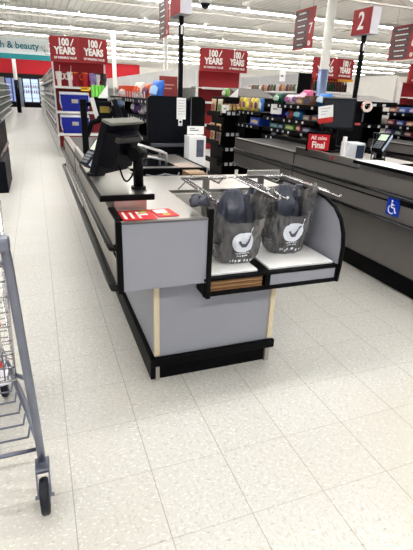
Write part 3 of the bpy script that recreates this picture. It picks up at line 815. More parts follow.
# products on the lane one rack
L1 = [('candy_box', 1.26, 6.55, 1.34, .34, .20, .15, (226, 84, 40), (240, 236, 232), 'orange and white carton farthest along the rack left of the black board', 'carton'),
      ('snack_bag', 1.24, 5.85, 1.34, .34, .08, .19, (234, 222, 216), (228, 92, 40), 'white and orange snack bag amid the top shelf left of the black board', 'snack bag'),
      ('snack_bag', 1.26, 5.45, 1.34, .26, .08, .17, (214, 96, 44), (130, 70, 110), 'orange and purple snack bag next to the bright blue bag', 'snack bag'),
      ('snack_bag', 1.26, 5.02, 1.34, .34, .08, .20, (44, 112, 206), (170, 206, 240), 'bright blue snack bag on the top shelf just left of the black board', 'snack bag'),
      ('snack_bag', 1.26, 6.15, 1.15, .20, .10, .16, (120, 70, 150), (230, 226, 236), 'purple snack bag farthest along the second shelf left of the black board', 'snack bag'),
      ('snack_bag', 1.26, 5.75, 1.15, .20, .10, .16, (226, 214, 226), (90, 60, 120), 'pale lilac snack bag on the second shelf left of the black board', 'snack bag'),
      ('snack_bag', 1.26, 5.35, 1.15, .18, .10, .16, (150, 46, 110), (226, 220, 226), 'magenta snack bag on the second shelf left of the black board', 'snack bag'),
      ('snack_bag', 1.26, 4.98, 1.15, .16, .10, .14, (40, 96, 190), (220, 226, 236), 'small blue snack bag nearest on the second shelf left of the black board', 'snack bag')]
for kd, x, y, z, w, d, h, rgb, band, lab, cat in L1: product(kd, (x, y, z), w, d, h, rgb, -PI / 2 + .12, lab, cat, band, lean=-.18 if kd == 'snack_bag' else 0)
# clear dividers
for i in range(14):
    b = nb(); box(b, 1.112, 1.124, 4.95 + i * .16, 4.955 + i * .16 + .008, 1.34, 1.42)
    one('shelf_divider', b, colour((190, 190, 196)), 'thin pale divider on the shelf left of the black board, %s from near end' % NTH[i], 'shelf divider', 'dividers on the lane one rack')
t = thing('red_placard', 'small red placard standing right of the bright blue snack bag', 'placard', (1.50, 5.4, 1.36))
b = nb(); box(b, 1.40, 1.62, 5.39, 5.40, 1.36, 1.60, bev=.002); obj('panel', b, colour((150, 62, 58)), t)
b = nb(); box(b, 1.44, 1.58, 5.384, 5.389, 1.50, 1.515); box(b, 1.44, 1.55, 5.384, 5.389, 1.46, 1.475); obj('print', b, colour((206, 150, 144)), t)

# --- lane two rack
rack('black candy rack alongside the taupe counter, four stocked shelves', 3.2, 3.72, 4.74, 6.16, (.45, .72, .90, 1.01, 1.155, 1.335), '-x', 1.37)
rack('black rack beyond the candy rack with pegged yellow bags', 3.2, 3.72, 6.22, 7.15, (.45, .75, 1.0, 1.20), '-x', 1.40)
L2 = [('snack_bag', 3.34, 5.98, 1.335, .22, .12, .15, (24, 84, 66), (180, 206, 190), 'dark green bag at the far end of the top shelf beside the taupe counter', 'snack bag'),
      ('snack_bag', 3.34, 5.66, 1.335, .20, .12, .13, (232, 222, 232), (170, 80, 140), 'white bag with pink print on the top shelf beside the taupe counter', 'snack bag'),
      ('snack_bag', 3.34, 5.47, 1.335, .18, .12, .13, (226, 206, 222), (120, 70, 150), 'pale lilac bag on the top shelf beside the taupe counter', 'snack bag'),
      ('snack_bag', 3.46, 5.45, 1.40, .22, .12, .13, (224, 110, 164), (240, 200, 220), 'bright pink bag behind the lilac bag beside the taupe counter', 'snack bag'),
      ('candy_box', 3.36, 5.26, 1.335, .20, .24, .10, (146, 110, 84), (200, 176, 150), 'brown candy box in the middle of the top shelf beside the taupe counter', 'candy box'),
      ('candy_box', 3.36, 5.08, 1.335, .12, .24, .12, (120, 88, 70), (92, 100, 140), 'dark brown candy box beside the blue bag beside the taupe counter', 'candy box'),
      ('snack_bag', 3.36, 4.88, 1.335, .24, .13, .15, (44, 128, 212), (210, 226, 240), 'sky blue bag at the near end of the top shelf beside the taupe counter', 'snack bag'),
      ('snack_bag', 3.30, 6.0, 1.155, .16, .10, .13, (40, 48, 160), (200, 206, 230), 'deep blue bag farthest on the second shelf beside the taupe counter', 'snack bag'),
      ('snack_bag', 3.30, 5.80, 1.155, .16, .10, .12, (50, 60, 176), (180, 80, 90), 'royal blue bag on the second shelf beside the taupe counter', 'snack bag'),
      ('snack_bag', 3.30, 5.56, 1.155, .14, .10, .12, (200, 100, 80), (50, 70, 170), 'orange red bag on the second shelf beside the taupe counter', 'snack bag'),
      ('snack_bag', 3.30, 5.32, 1.155, .22, .10, .13, (36, 116, 176), (150, 206, 226), 'wide teal blue bag on the second shelf beside the taupe counter', 'snack bag'),
      ('candy_box', 3.32, 5.05, 1.155, .16, .16, .07, (130, 116, 110), (190, 180, 170), 'grey candy box on the second shelf beside the taupe counter', 'candy box'),
      ('candy_box', 3.32, 4.86, 1.155, .14, .16, .08, (96, 90, 116), (200, 150, 120), 'muted purple candy box on the second shelf beside the taupe counter', 'candy box'),
      ('candy_box', 3.32, 5.86, 1.01, .26, .18, .075, (58, 110, 116), (150, 180, 180), 'teal candy box on the third shelf beside the taupe counter', 'candy box'),
      ('candy_box', 3.32, 5.42, 1.01, .26, .18, .08, (96, 140, 76), (190, 206, 130), 'green candy box on the third shelf beside the taupe counter', 'candy box'),
      ('candy_box', 3.32, 5.0, 1.01, .2, .18, .07, (80, 84, 104), (170, 176, 190), 'slate candy box on the third shelf beside the taupe counter', 'candy box'),
      ('candy_box', 3.32, 5.0, .90, .22, .18, .06, (106, 116, 84), (180, 186, 150), 'olive candy box on the lowest visible shelf beside the taupe counter', 'candy box'),
      ('candy_box', 3.38, 6.50, 1.0, .34, .30, .12, (40, 76, 176), (214, 190, 150), 'blue carton with tan lid on the rack with pegged bags', 'carton')]
L2 += [('candy_box', 3.31, 5.66, 1.01, .14, .16, .07, (52, 62, 92), (170, 180, 206), 'navy candy box on the third shelf beside the taupe counter', 'candy box'),
       ('candy_box', 3.31, 5.20, 1.01, .12, .16, .09, (140, 70, 66), (220, 190, 180), 'brick red candy box on the third shelf beside the taupe counter', 'candy box'),
       ('candy_box', 3.31, 5.84, .90, .18, .16, .065, (74, 82, 92), (190, 196, 200), 'steel grey candy box on the lowest visible shelf beside the taupe counter', 'candy box'),
       ('candy_box', 3.31, 5.50, .90, .18, .16, .065, (96, 74, 62), (200, 180, 160), 'dark brown candy box on the lowest visible shelf beside the taupe counter', 'candy box'),
       ('candy_box', 3.31, 5.70, .72, .20, .16, .10, (62, 70, 110), (190, 200, 220), 'indigo candy box on the shelf just above the taupe counter belt', 'candy box')]
for kd, x, y, z, w, d, h, rgb, band, lab, cat in L2: product(kd, (x, y, z), w, d, h, rgb, -PI / 2, lab, cat, band, lean=-.15 if kd == 'snack_bag' else 0)
PEG = [((206, 186, 70), (150, 80, 120)), ((224, 210, 90), (110, 60, 130)), ((190, 160, 120), (230, 220, 90)), ((226, 206, 84), (160, 90, 110)), ((206, 190, 110), (90, 70, 110)), ((70, 120, 190), (220, 226, 236))]
for i, (a, c) in enumerate(PEG):
    product('pegged_bag', (3.22, 7.0 - i * .145, 1.205), .12, .06, .20, a, -PI / 2, '%s pegged bag on the rack beyond the candy rack, %s from its far end' % ('blue' if i == 5 else 'yellow', NTH[i]), 'snack bag', c, group='pegged bags on the far rack')
for i, rgb in enumerate(((126, 92, 60), (150, 112, 70), (116, 84, 60), (160, 130, 84))):
    product('snack_box', (3.12 - .0 * i, 7.42 - i * .0, 1.17) if False else (3.02 + i * .075, 7.22, 1.165), .065, .08, .13, rgb, 0, 'small brown pack on the tray of the magazine rack, %s from the left' % NTH[i], 'snack pack', (200, 180, 120), group='brown packs on the magazine rack')
# white card tags clipped to racks
for (x, y, z, w, h, lab) in ((3.185, 5.75, 1.27, .20, .13, 'white price card clipped to the second shelf of the candy rack beside the taupe counter'), (2.99, 7.13, 1.215, .13, .13, 'white price card clipped to the front of the magazine rack')):
    b = nb(); M = frame((x, y, z), (.35, -.93, 0) if x > 3.1 else (1, 0, 0), (0, 0, 1)); box(b, -w / 2, w / 2, -h / 2, h / 2, -.002, .002, M=M); box(b, -w * .3, w * .1, -.008, .012, .002, .003, m=1, M=M)
    one('price_card', b, [WHITE(), colour((150, 150, 156))], lab, 'price card', base=(x, y, z - h / 2))
# magazine rack
t = thing('magazine_rack', 'black magazine rack at the end beside the taupe counters, covers facing left', 'magazine rack', (3.15, 7.5, 0))
b = nb(); box(b, 2.98, 3.30, 7.22, 7.85, 0, .08); box(b, 3.02, 3.28, 7.24, 7.85, .08, 1.40, bev=.006); body = obj('frame', b, BLKM(), t)
for z in (.30, .62, .86, 1.10):
    b = nb(); box(b, 2.935, 3.02, 7.24, 7.84, z - .02, z); box(b, 2.925, 2.937, 7.24, 7.84, z - .02, z + .07); obj('pocket', b, BLKM(), t)
for z in (.30, .55, .80, 1.14):
    b = nb(); box(b, 3.0, 3.31, 7.14, 7.245, z - .015, z + .005); box(b, 3.0, 3.31, 7.125, 7.14, z - .03, z + .05); s_ = obj('shelf', b, BLKM(), t)
    for i in range(3):
        b = nb(); box(b, 3.02 + i * .09, 3.08 + i * .09, 7.1225, 7.1245, z - .02, z + .035); obj('price_tag', b, mat('white_price_tag', (206, 207, 212), .5), s_)
MAG = [((214, 190, 150), (150, 90, 70)), ((206, 196, 176), (120, 130, 90)), ((196, 170, 130), (200, 80, 60)), ((220, 210, 190), (190, 120, 60)), ((186, 160, 140), (110, 90, 100)), ((210, 186, 140), (130, 60, 60))]
for i, (a, c) in enumerate(MAG):
    z = (1.10, 1.10, .86, .62, .62, .86)[i]; y = (7.68, 7.38, 7.68, 7.68, 7.38, 7.38)[i]
    h = .26 if z > 1 else (.10 if z > .8 else .26)
    product('magazine', (2.975, y, z + .002), .23, .012, h, a, -PI / 2, 'magazine with pale cover in the magazine rack, %s pocket from the top, %s' % ({1.10: 'first', .86: 'second', .62: 'third'}[z], 'far side' if y > 7.5 else 'near side'), 'magazine', c, lean=-.08)
product('snack_bag', (3.12, 7.45, 1.402), .22, .10, .13, (120, 176, 90), -PI / 2, 'green snack bag lying on top of the magazine rack', 'snack bag', (220, 226, 210))
product('candy_box', (3.20, 7.62, 1.402), .18, .12, .08, (150, 90, 76), -PI / 2, 'brown carton on top of the magazine rack', 'carton', (214, 190, 160))
b = nb(); prism(b, [(3.10, 1.402), (3.27, 1.402), (3.27, 1.54)], 'y', 7.28, 7.284); one('white_card', b, WHITE(), 'white triangular card leaning on top of the magazine rack', 'card')

# --- black rack end behind lane two and the empty rack right of it
t = thing('display_board', 'black rack end behind the second lane pole with the tape roll on it', 'rack panel', (3.5, 4.6, 0))
b = nb(); prism(b, rounded(3.22, 3.75, 0, 1.40, .04), 'y', 4.56, 4.62); obj('panel', b, BLK(), t)
b = nb(); box(b, 3.62, 3.70, 4.552, 4.56, 1.145, 1.17); obj('red_label', b, colour((190, 80, 84)), t)
b = nb(); box(b, 3.70, 3.73, 4.545, 4.56, 1.18, 1.30, bev=.004); obj('latch', b, mat('dark_chrome', (110, 112, 120), .25, .8), t)
t = rack('empty black rack with grey sloping top beside the third lane', 4.18, 5.02, 5.5, 6.0, (.40, .80, 1.10), '-y', 1.385)
b = nb(); prism(b, [(5.44, 1.385), (6.0, 1.475), (6.0, 1.505), (5.44, 1.415)], 'x', 4.16, 5.02); obj('sloping_top', b, mat('grey_rack_top', (112, 108, 106), .45), t)
b = nb(); box(b, 4.16, 5.02, 5.43, 5.445, 1.35, 1.418)
fr = obj('front_rail', b, BLKM(), t)
for i in range(4):
    b = nb(); box(b, 4.21 + i * .17 + (.03 if i else 0), 4.27 + i * .17 + (.03 if i else 0), 5.4275, 5.4295, 1.358, 1.393); obj('price_tag', b, mat('white_price_tag', (206, 207, 212), .5), fr)
rack('stocked black candy rack at the right edge beside the third lane', 5.40, 5.9, 4.74, 6.2, (.45, .80, .93, 1.08, 1.27), '-x', 1.40)
cols = [((70, 90, 160), (200, 206, 220)), ((150, 70, 80), (220, 200, 200)), ((90, 120, 120), (200, 210, 206)), ((110, 96, 150), (206, 196, 220)), ((70, 110, 180), (210, 220, 236)), ((160, 110, 90), (226, 206, 190))]
for r_, z in enumerate((1.27, 1.08, .93, .80)):
    for i in range(6):
        q = pix((5.45, 4.90 + i * .21, z))
        if q[0] > 425: continue
        a, c = cols[(i + r_ * 2) % 6]
        product('candy_box', (5.50, 4.90 + i * .21, z), .17, .14, .085, a, -PI / 2, 'small candy box, %s shelf of the rack at the right edge, %s from near end' % (NTH[r_], NTH[i]), 'candy box', c, group='candy boxes at the right edge')

# ------------------------------------------------------------------ tall gondolas with red end caps
def gondola(label, x0, x1, y0, y1, H, shelves, back=None):
    t = thing('gondola', label, 'shelving', ((x0 + x1) / 2, y0, 0))
    xm = (x0 + x1) / 2
    back = back or WPAINT()
    b = nb(); box(b, xm - .02, xm + .02, y0, y1, .1, H); obj('back_panel', b, back, t)
    b = nb(); box(b, x0 + .01, x1 - .01, y0, y1, 0, .12); obj('base_deck', b, WPAINT(), t)
    n = max(2, int((y1 - y0) / 1.22))
    for i in range(n + 1):
        y = y0 + (y1 - y0) * i / n
        b = nb(); box(b, xm - .025, xm + .025, y - .015, y + .015, 0, H + .01); obj('upright', b, mat('grey_upright', (190, 188, 184), .5), t)
    for z in shelves:
        b = nb(); d = 0 if z < 1.9 else .06
        box(b, x0 + d, xm - .02, y0, y1, z - .02, z); box(b, x0 + d - .006, x0 + d, y0, y1, z - .045, z + .004)
        box(b, xm + .02, x1 - d, y0, y1, z - .02, z); box(b, x1 - d, x1 - d + .006, y0, y1, z - .045, z + .004)
        obj('shelf', b, WPAINT(), t)
    return t

def endcap(label, x0, x1, y, shelves, side=WPAINT):
    """front shelves against a red panel with a peaked two-sided header on top"""
    t = thing('promotional_display', label, 'end cap display', ((x0 + x1) / 2, y, 0))
    xm = (x0 + x1) / 2
    b = nb(); box(b, x0 + .03, x1 - .03, y + .36, y + .40, .1, 1.98); obj('red_panel', b, REDP(), t)
    b = nb(); box(b, x0 + .02, x1 - .02, y + .02, y + .40, 0, .12); obj('base_deck', b, WPAINT(), t)
    for x in (x0, x1 - .035):
        b = nb(); box(b, x, x + .035, y + .30, y + .42, 0, 2.0); obj('upright', b, WPAINT(), t)
    for z in shelves:
        b = nb(); box(b, x0 + .02, x1 - .02, y, y + .37, z - .022, z); box(b, x0 + .02, x1 - .02, y - .006, y, z - .045, z + .004); obj('shelf', b, WPAINT(), t)
    b = nb(); prism(b, [(x0 - .02, y + .05), (xm, y - .10), (x1 + .02, y + .05), (x1 + .02, y + .12), (x0 - .02, y + .12)], 'z', 1.96, 2.44); hd = obj('header', b, RED(), t)
    items = []
    for s in (-1, 1):
        xa, xb = (x0 - .02, xm) if s < 0 else (xm, x1 + .02)
        ya, yb = (y + .05, y - .10) if s < 0 else (y - .10, y + .05)
        o = Vector(((xa + xb) / 2, (ya + yb) / 2, 2.2)); r = Vector((xb - xa, yb - ya, 0)).normalized()
        M = frame(o, r, (0, 0, 1)) @ Matrix.Translation((0, 0, .004))
        items = [('100', .19, M @ Matrix.Translation((-.02, .125, 0)), .80, .010), ('YEARS', .185, M @ Matrix.Translation((0, -.035, 0)), .80, .010), ('OF WINNING VALUE', .062, M @ Matrix.Translation((0, -.165, 0)), .80, .002)]
        lettering(hd, items, LETTER())

        b = nb(); prism(b, [(.115, .06), (.135, .06), (.20, .20), (.175, .20), (.128, .10)], 'z', 0, .002, M=M); obj('tick', b, LETTER(), hd)
    return t

endcap('red hundred years end cap on the left holding tumblers and blue coolers', .43, 1.58, 10.63, (.50, .97, 1.48))
gondola('long white gondola behind the tumbler end cap along the left aisle', .41, 1.60, 11.06, 35, 2.1, (.42, .72, 1.02, 1.32, 1.62, 1.90), mat('cream_back_panel', (222, 218, 208), .5))
endcap('empty red hundred years end cap in the middle of the photo', 3.78, 4.96, 10.6, (.75, 1.28, 1.60))
gondola('empty white gondola behind the middle red end cap', 3.70, 4.96, 11.06, 30, 2.16, (.60, 1.10, 1.62), mat('pale_grey_back', (206, 206, 206), .5))
endcap('red hundred years end cap on the right stocked with dark bottles', 6.90, 8.10, 10.6, (.70, 1.20, 1.64))
gondola('pale grey gondola behind the bottle end cap', 6.86, 8.10, 11.06, 30, 2.12, (.60, 1.12, 1.62), mat('mid_grey_back', (176, 176, 178), .5))
endcap('red hundred years end cap cut by the right edge of the photo', 9.92, 11.1, 10.4, (.75, 1.28, 1.60))
t = gondola('cream backed gondola behind the end cap at the right edge', 9.86, 11.1, 10.86, 30, 2.17, (.60, 1.10), mat('cream_back_panel', (222, 218, 208), .5))
b = nb(); box(b, 9.86, 9.90, 10.86, 22, 1.0, 2.17)
for i in range(6): box(b, 9.85, 9.865, 10.86 + i * 1.9, 10.87 + i * 1.9, 1.0, 2.17, m=1)
obj('side_board', b, [mat('cream_board', (226, 224, 218), .5), mat('grey_upright', (190, 188, 184), .5)], t)

# tumblers on the left end cap
def tumbler(loc, rgb, label, handle=None, straw=True, lid=(230, 228, 226), flip=1):
    t = thing('tumbler', label, 'tumbler', loc, 0, local=True)
    b = nb(); lathe(b, [(.038, 0), (.042, .02), (.046, .12), (.062, .15), (.064, .27)], 0, 0, 18); obj('cup', b, colour(rgb, .3), t)
    b = nb(); lathe(b, [(.066, .268), (.066, .285), (.05, .292)], 0, 0, 18); obj('lid', b, colour(lid), t)
    if handle:
        b = nb(); tube(b, [(flip * .06, 0, .25), (flip * .105, 0, .245), (flip * .11, 0, .19), (flip * .10, 0, .15), (flip * .055, 0, .14)], .011, 8); obj('handle', b, colour(handle), t)
    if straw:
        b = nb(); tube(b, [(.02, 0, .28), (.03, 0, .36), (.035, 0, .42)], .006, 6); obj('straw', b, colour(lid), t)
z = 1.4825
tumbler((.55, 10.78, z), (236, 232, 228), 'white tumbler with straw and handle at the left end of the cap shelf', (236, 232, 228))
tumbler((.785, 10.78, z), (240, 238, 236), 'white tumbler with tilted straw, second from left on the cap shelf', (240, 238, 236), flip=-1)
tumbler((.90, 10.76, z), (166, 30, 54), 'deep red tumbler with orange lid, left of the two red ones', None, False, (220, 120, 50))
tumbler((1.10, 10.76, z), (178, 34, 48), 'deep red tumbler with orange handle, right of the two red ones', (224, 110, 40), False, (224, 130, 60), -1)
tumbler((1.26, 10.78, z), (150, 130, 190), 'lilac tumbler on the cap shelf', None, False, (150, 130, 190))
tumbler((1.375, 10.80, z), (206, 204, 206), 'pale grey tumbler right of the lilac one on the cap shelf', None, False, (60, 58, 60))
tumbler((1.515, 10.80, z), (60, 56, 62), 'dark tumbler at the right end of the cap shelf', None, False, (40, 40, 44))
b = nb(); box(b, .98, 1.17, 10.615, 10.622, 1.40, 1.485); box(b, 1.0, 1.12, 10.613, 10.616, 1.435, 1.455, m=1)
one('price_card', b, [colour((240, 190, 40)), colour((110, 70, 40))], 'yellow price card on the tumbler shelf edge', 'price card', base=(1.075, 10.62, 1.40))
def cooler(loc, label):
    t = thing('cooler_box', label, 'cooler', loc, 0, local=True)
    b = nb(); prism(b, [(-.27, 0), (.27, 0), (.30, .34), (-.30, .34)], 'y', -.14, .14); obj('body', b, mat('cooler_blue', (18, 38, 150), .4), t)
    b = nb(); box(b, -.31, .31, -.15, .15, .34, .40, bev=.015); obj('lid', b, colour((226, 228, 236)), t)
    for s in (-1, 1):
        b = nb(); tube(b, [(s * .30, -.10, .36), (s * .315, -.11, .20), (s * .285, -.11, .06)], .014, 6); obj('handle', b, colour((226, 228, 236)), t)
    b = nb(); box(b, -.07, .07, -.1425, -.139, .17, .25); box(b, -.06, .0, -.144, -.142, .18, .22, m=1); obj('sticker', b, [colour((176, 180, 176)), colour((196, 160, 90))], t)
cooler((.84, 10.80, .973), 'blue cooler box with white lid on the middle shelf of the left end cap')
cooler((.82, 10.80, .503), 'blue cooler box with white lid on the lower shelf of the left end cap')
for i, rgb in enumerate(((170, 90, 70), (190, 140, 110), (120, 60, 50))):
    product('carton', (.62 + i * .2, 10.82, .12), .17, .2, .18, rgb, 0, 'small brown red carton under the blue coolers, %s from the left' % NTH[i], 'carton', (200, 170, 140), group='cartons on the bottom deck of the left end cap')
# bottles on the right end cap
for i in range(13):
    rgb = ((24, 60, 40), (20, 70, 44), (30, 54, 36))[i % 3] if i < 8 else ((60, 30, 28), (84, 44, 30))[i % 2]
    product('bottle', (7.0 + i * .084, 10.72, 1.64), .076, .076, .27, rgb, 0, 'dark %s bottle on the right end cap shelf, %s from the left' % ('green' if i < 8 else 'brown', NTH[i]), 'bottle', (206, 190, 60) if i < 8 else (196, 160, 90), group='dark bottles on the right end cap')
for i in range(8):
    product('bottle', (7.05 + i * .125, 10.76, 1.20), .09, .09, .26, ((40, 50, 40), (70, 40, 34))[i % 2], 0, 'dark bottle on the lower shelf of the right end cap, %s from the left' % NTH[i], 'bottle', (190, 170, 80), group='dark bottles on the right end cap')
b = nb(); box(b, 7.62, 8.1, 10.56, 10.57, 1.90, 1.955); one('price_strip', b, colour((226, 170, 50)), 'yellow strip below the header of the right end cap', 'price strip', base=(7.86, 10.565, 1.90))
# small packages on the left gondola face
pk = [(196, 196, 196), (60, 80, 130), (140, 130, 124), (84, 108, 120), (150, 84, 74), (186, 180, 160), (50, 56, 70)]
first = {}
rnd = random.Random(5)
for zi, z in enumerate((.42, .72, 1.02, 1.32, 1.62)):
    y = 11.2
    while y < 21:
        c = rnd.randrange(len(pk)); w = .24 + .03 * (c % 3)
        if c not in first:
            first[c] = product('carton', (.505, y, z), w, .16, .22, pk[c], -PI / 2, 'small %s package on the white gondola facing the left aisle' % ('pale grey', 'dark blue', 'brown', 'blue grey', 'red brown', 'cream', 'black')[c], 'package', (230, 226, 220), group='packages facing the left aisle')
        else: dup(first[c], (.505, y, z + .002))
        y += w + .06 + rnd.random() * .1 + (y - 11) * .02
# colourful bottles on the gondola behind the bottle end cap
for i in range(18):
    rgb = ((140, 70, 62), (196, 192, 186), (74, 92, 74), (120, 90, 76), (92, 56, 70), (170, 146, 104))[i % 6]
    product('bottle', (6.96, 11.25 + i * .19, 1.62), .14, .14, .21, rgb, 0, 'small %s bottle on the pale gondola behind the candy rack, %s of its colour' % (('red', 'pale grey', 'green', 'brown', 'plum', 'tan')[i % 6], ('nearest', 'middle', 'farthest')[i // 6]), 'bottle', (206, 206, 206), group='bottles along the pale gondola')
t = thing('display_stand', 'black display stand standing above the candy rack near the right end cap', 'display panel', (6.35, 10.2, 0))
b = nb(); box(b, 6.20, 6.56, 10.18, 10.24, 1.55, 2.02, bev=.01); obj('panel', b, BLK(), t)
b = nb(); box(b, 6.36, 6.40, 10.19, 10.23, .02, 1.56); box(b, 6.18, 6.58, 10.05, 10.37, 0, .03); obj('stand', b, BLK(), t)
t = thing('canopy_rack', 'taupe topped rack standing behind the pegged bags', 'display rack', (4.15, 8.5, 0))
b = nb(); prism(b, [(8.3, 1.37), (8.9, 1.54), (8.9, 1.58), (8.3, 1.42)], 'x', 3.78, 4.52); obj('sloping_top', b, mat('taupe_rack_top', (92, 88, 84), .55), t)
b = nb(); box(b, 3.80, 4.50, 8.4, 8.88, 0, 1.39); obj('cabinet_body', b, BLKM(), t)
b = nb(); box(b, 3.78, 4.52, 8.285, 8.30, 1.35, 1.42); obj('front_rail', b, mat('taupe_rail', (104, 98, 94), .5), t)
# little white sale flags
for x, y, z, w, h, lab in ((6.35, 11.3, 1.98, .16, .26, 'white sale flag hanging on the pale gondola in the middle'), (5.0, 10.62, 1.58, .22, .14, 'white sale flag at the shelf end of the middle red end cap')):
    b = nb(); M = frame((x, y, z), (1, -.3, 0), (.1, 0, 1)); box(b, -w / 2, w / 2, -h / 2, h / 2, -.003, .003, M=M); box(b, -.01, .60 if z > 1.9 else .01, h / 2, h / 2 + .03, -.003, .003, M=M); box(b, -w * .3, w * .2, -.02, .03, .003, .004, m=1, M=M)
    one('sale_flag', b, [WHITE(), colour((150, 150, 156))], lab, 'sign', base=(x, y, z - h / 2))

# ------------------------------------------------------------------ hanging aisle signs
def hanging_sign(label, x, y0, y1, z0, z1, num, em):
    t = thing('aisle_sign', label, 'aisle sign', (x, (y0 + y1) / 2, z1))
    b = nb(); box(b, x - .012, x + .012, y0, y1, z0, z1); pn = obj('panel', b, RED(), t)
    L = y1 - y0; H = z1 - z0; n = 6
    for i in range(n):
        zt = z1 - H * (.05 + .155 * i)
        b = nb(); box(b, x - .016, x - .012, y0 + L * .30, y1 - L * .05, zt - H * .138, zt); rw = obj('category_row', b, mat('dark_grey_row', (84, 70, 74), .5), pn)
        b = nb(); w = (.34, .46, .38, .30, .36, .28)[i] * L
        k = 0; yy = y0 + L * .62 + w / 2
        while yy > y0 + L * .62 - w / 2:
            d = (.05, .035, .06, .045)[(k + i) % 4]; box(b, x - .018, x - .016, yy - d, yy, zt - H * .075, zt - H * .040); yy -= d + .018; k += 1
        obj('row_lettering', b, LETTER(), rw)
    if num: lettering(pn, [(num, H * .36, frame((x - .014, y0 + L * .15, z0 + H * .48), (0, -1, 0), (0, 0, 1)), .9, .006)], LETTER())
    b = nb(); M = frame((x - .014, y0 + L * .15, z0 + H * .13), (0, -1, 0), (0, 0, 1)); lathe(b, [(H * .065, 0), (H * .065, .004)], 0, 0, 20, M=M); eb = obj('round_emblem', b, LETTER(), pn)
    b = nb(); tube(b, [(-.03, 0, .006), (-.008, -.028, .006), (.035, .045, .006)], .008, 6, M=M); obj('tick', b, RED(), eb)
    for y in (y0 + .15, y1 - .15):
        b = nb(); tube(b, [(x, y, z1 - .01), (x, y, 4.2)], .005, 5); obj('wire', b, CHROME(), t)
hanging_sign('red hanging aisle sign reading 7 beside the white column', 7.6, 12.0, 13.05, 2.80, 3.84, '7', True)
hanging_sign('red hanging aisle sign reading 6 cut by the right edge', 11.15, 11.7, 12.9, 2.72, 3.70, '6', True)
hanging_sign('red hanging aisle sign seen nearly edge on left of the tall lane pole', 3.36, 12.0, 12.9, 2.78, 3.62, None, True)

# health and beauty banner
t = thing('department_sign', 'large white and teal hanging banner reading health and beauty', 'sign', (-.4, 29, 2.85))
b = nb(); box(b, -3.4, 1.1, 29, 29.06, 3.18, 4.06); obj('white_board', b, mat('banner_white', (232, 238, 238), .5), t)
b = nb(); box(b, -3.4, 1.1, 28.99, 29.06, 2.92, 3.18); obj('teal_band', b, mat('banner_teal', (38, 150, 158), .5), t)
lettering(t, [('health & beauty', .48, frame((.53, 28.98, 3.60), (1, 0, 0), (0, 0, 1)), .96, .008, 'RIGHT')], mat('teal_lettering', (44, 140, 156), .5))
b = nb()
for i in range(9):
    a = i * 2.4; tube(b, [(.72 + .10 * math.cos(a) + i * .025, 28.985, 3.62 - .04 * i + .1 * math.sin(a)), (.80 + .12 * math.cos(a + 1.3) + i * .025, 28.985, 3.60 - .045 * i + .1 * math.sin(a + 1.3))], .014, 5)
obj('leaf_drawing', b, mat('grey_lettering', (150, 160, 164), .5), t)
for x in (-3, -1, .9):
    b = nb(); tube(b, [(x, 29.03, 4.0), (x, 29.03, 4.2)], .008, 5); obj('wire', b, CHROME(), t)

# glass door coolers on the back wall
def reach_in(x0, x1, label, rgb, e):
    t = thing('glass_door_cooler', label, 'cooler cabinet', ((x0 + x1) / 2, 40.5, 0))
    b = nb(); box(b, x0, x1, 40.35, 40.86, 0, .36); box(b, x0, x1, 40.35, 40.86, 2.16, 2.2); box(b, x0, x0 + .05, 40.3, 40.86, .36, 2.18); box(b, x1 - .05, x1, 40.3, 40.86, .36, 2.18); obj('cabinet_frame', b, BLK(), t)
    b = nb(); box(b, x0 + .05, x1 - .05, 40.80, 40.85, .36, 2.18); obj('lit_back', b, mat('cooler_light_%d' % rgb[0], rgb, .5, emit=(rgb, e)), t)
    n = 2
    for i in range(n):
        xa = x0 + .05 + (x1 - x0 - .1) * i / n; xb = x0 + .05 + (x1 - x0 - .1) * (i + 1) / n
        b = nb(); box(b, xa, xa + .04, 40.28, 40.32, .36, 2.18); box(b, xb - .04, xb, 40.28, 40.32, .36, 2.18); box(b, xa, xb, 40.28, 40.32, 2.12, 2.18); box(b, xa, xb, 40.28, 40.32, .36, .42); dr = obj('door', b, mat('cooler_door_frame', (60, 66, 84), .4), t)
        b = nb(); box(b, xa + .04, xb - .04, 40.295, 40.305, .42, 2.12); obj('glass', b, mat('cooler_glass', (230, 240, 250), .05, alpha=.12), dr)
        for z in (.70, 1.08, 1.46, 1.82):
            b = nb(); box(b, xa + .04, xb - .04, 40.4, 40.78, z - .02, z); obj('shelf', b, mat('cooler_shelf', (150, 160, 186), .5), t)
    return t
reach_in(-.80, .50, 'bright glass door cooler at the far end of the left aisle', (206, 224, 250), .95)
reach_in(-2.05, -1.05, 'bluish glass door cooler left of the dark column at the far end', (130, 150, 214), .7)
for i in range(16):
    c = ((196, 206, 226), (170, 90, 90), (90, 110, 160), (220, 226, 236))[i % 4]
    product('bottle', (-.65 + (i % 8) * .145, 40.55, (1.08, 1.46)[i // 8]), .10, .10, .26, c, 0, 'small %s drink bottle inside the bright glass door cooler' % ('pale', 'red', 'blue', 'white')[i % 4], 'bottle', (120, 130, 160), group='bottles in the far cooler')
b = nb(); tube(b, [(-.35, 32, 3.45), (-.35, 32, 4.2)], .006, 5); lathe(b, [(.02, 3.46), (.05, 3.42), (.075, 3.30), (.075, 3.26)], -.35, 32, 12); one('hanging_sensor', b, WPAINT(), 'small white sensor hanging before the red band at the far end', 'sensor', base=(-.35, 32, 3.26))

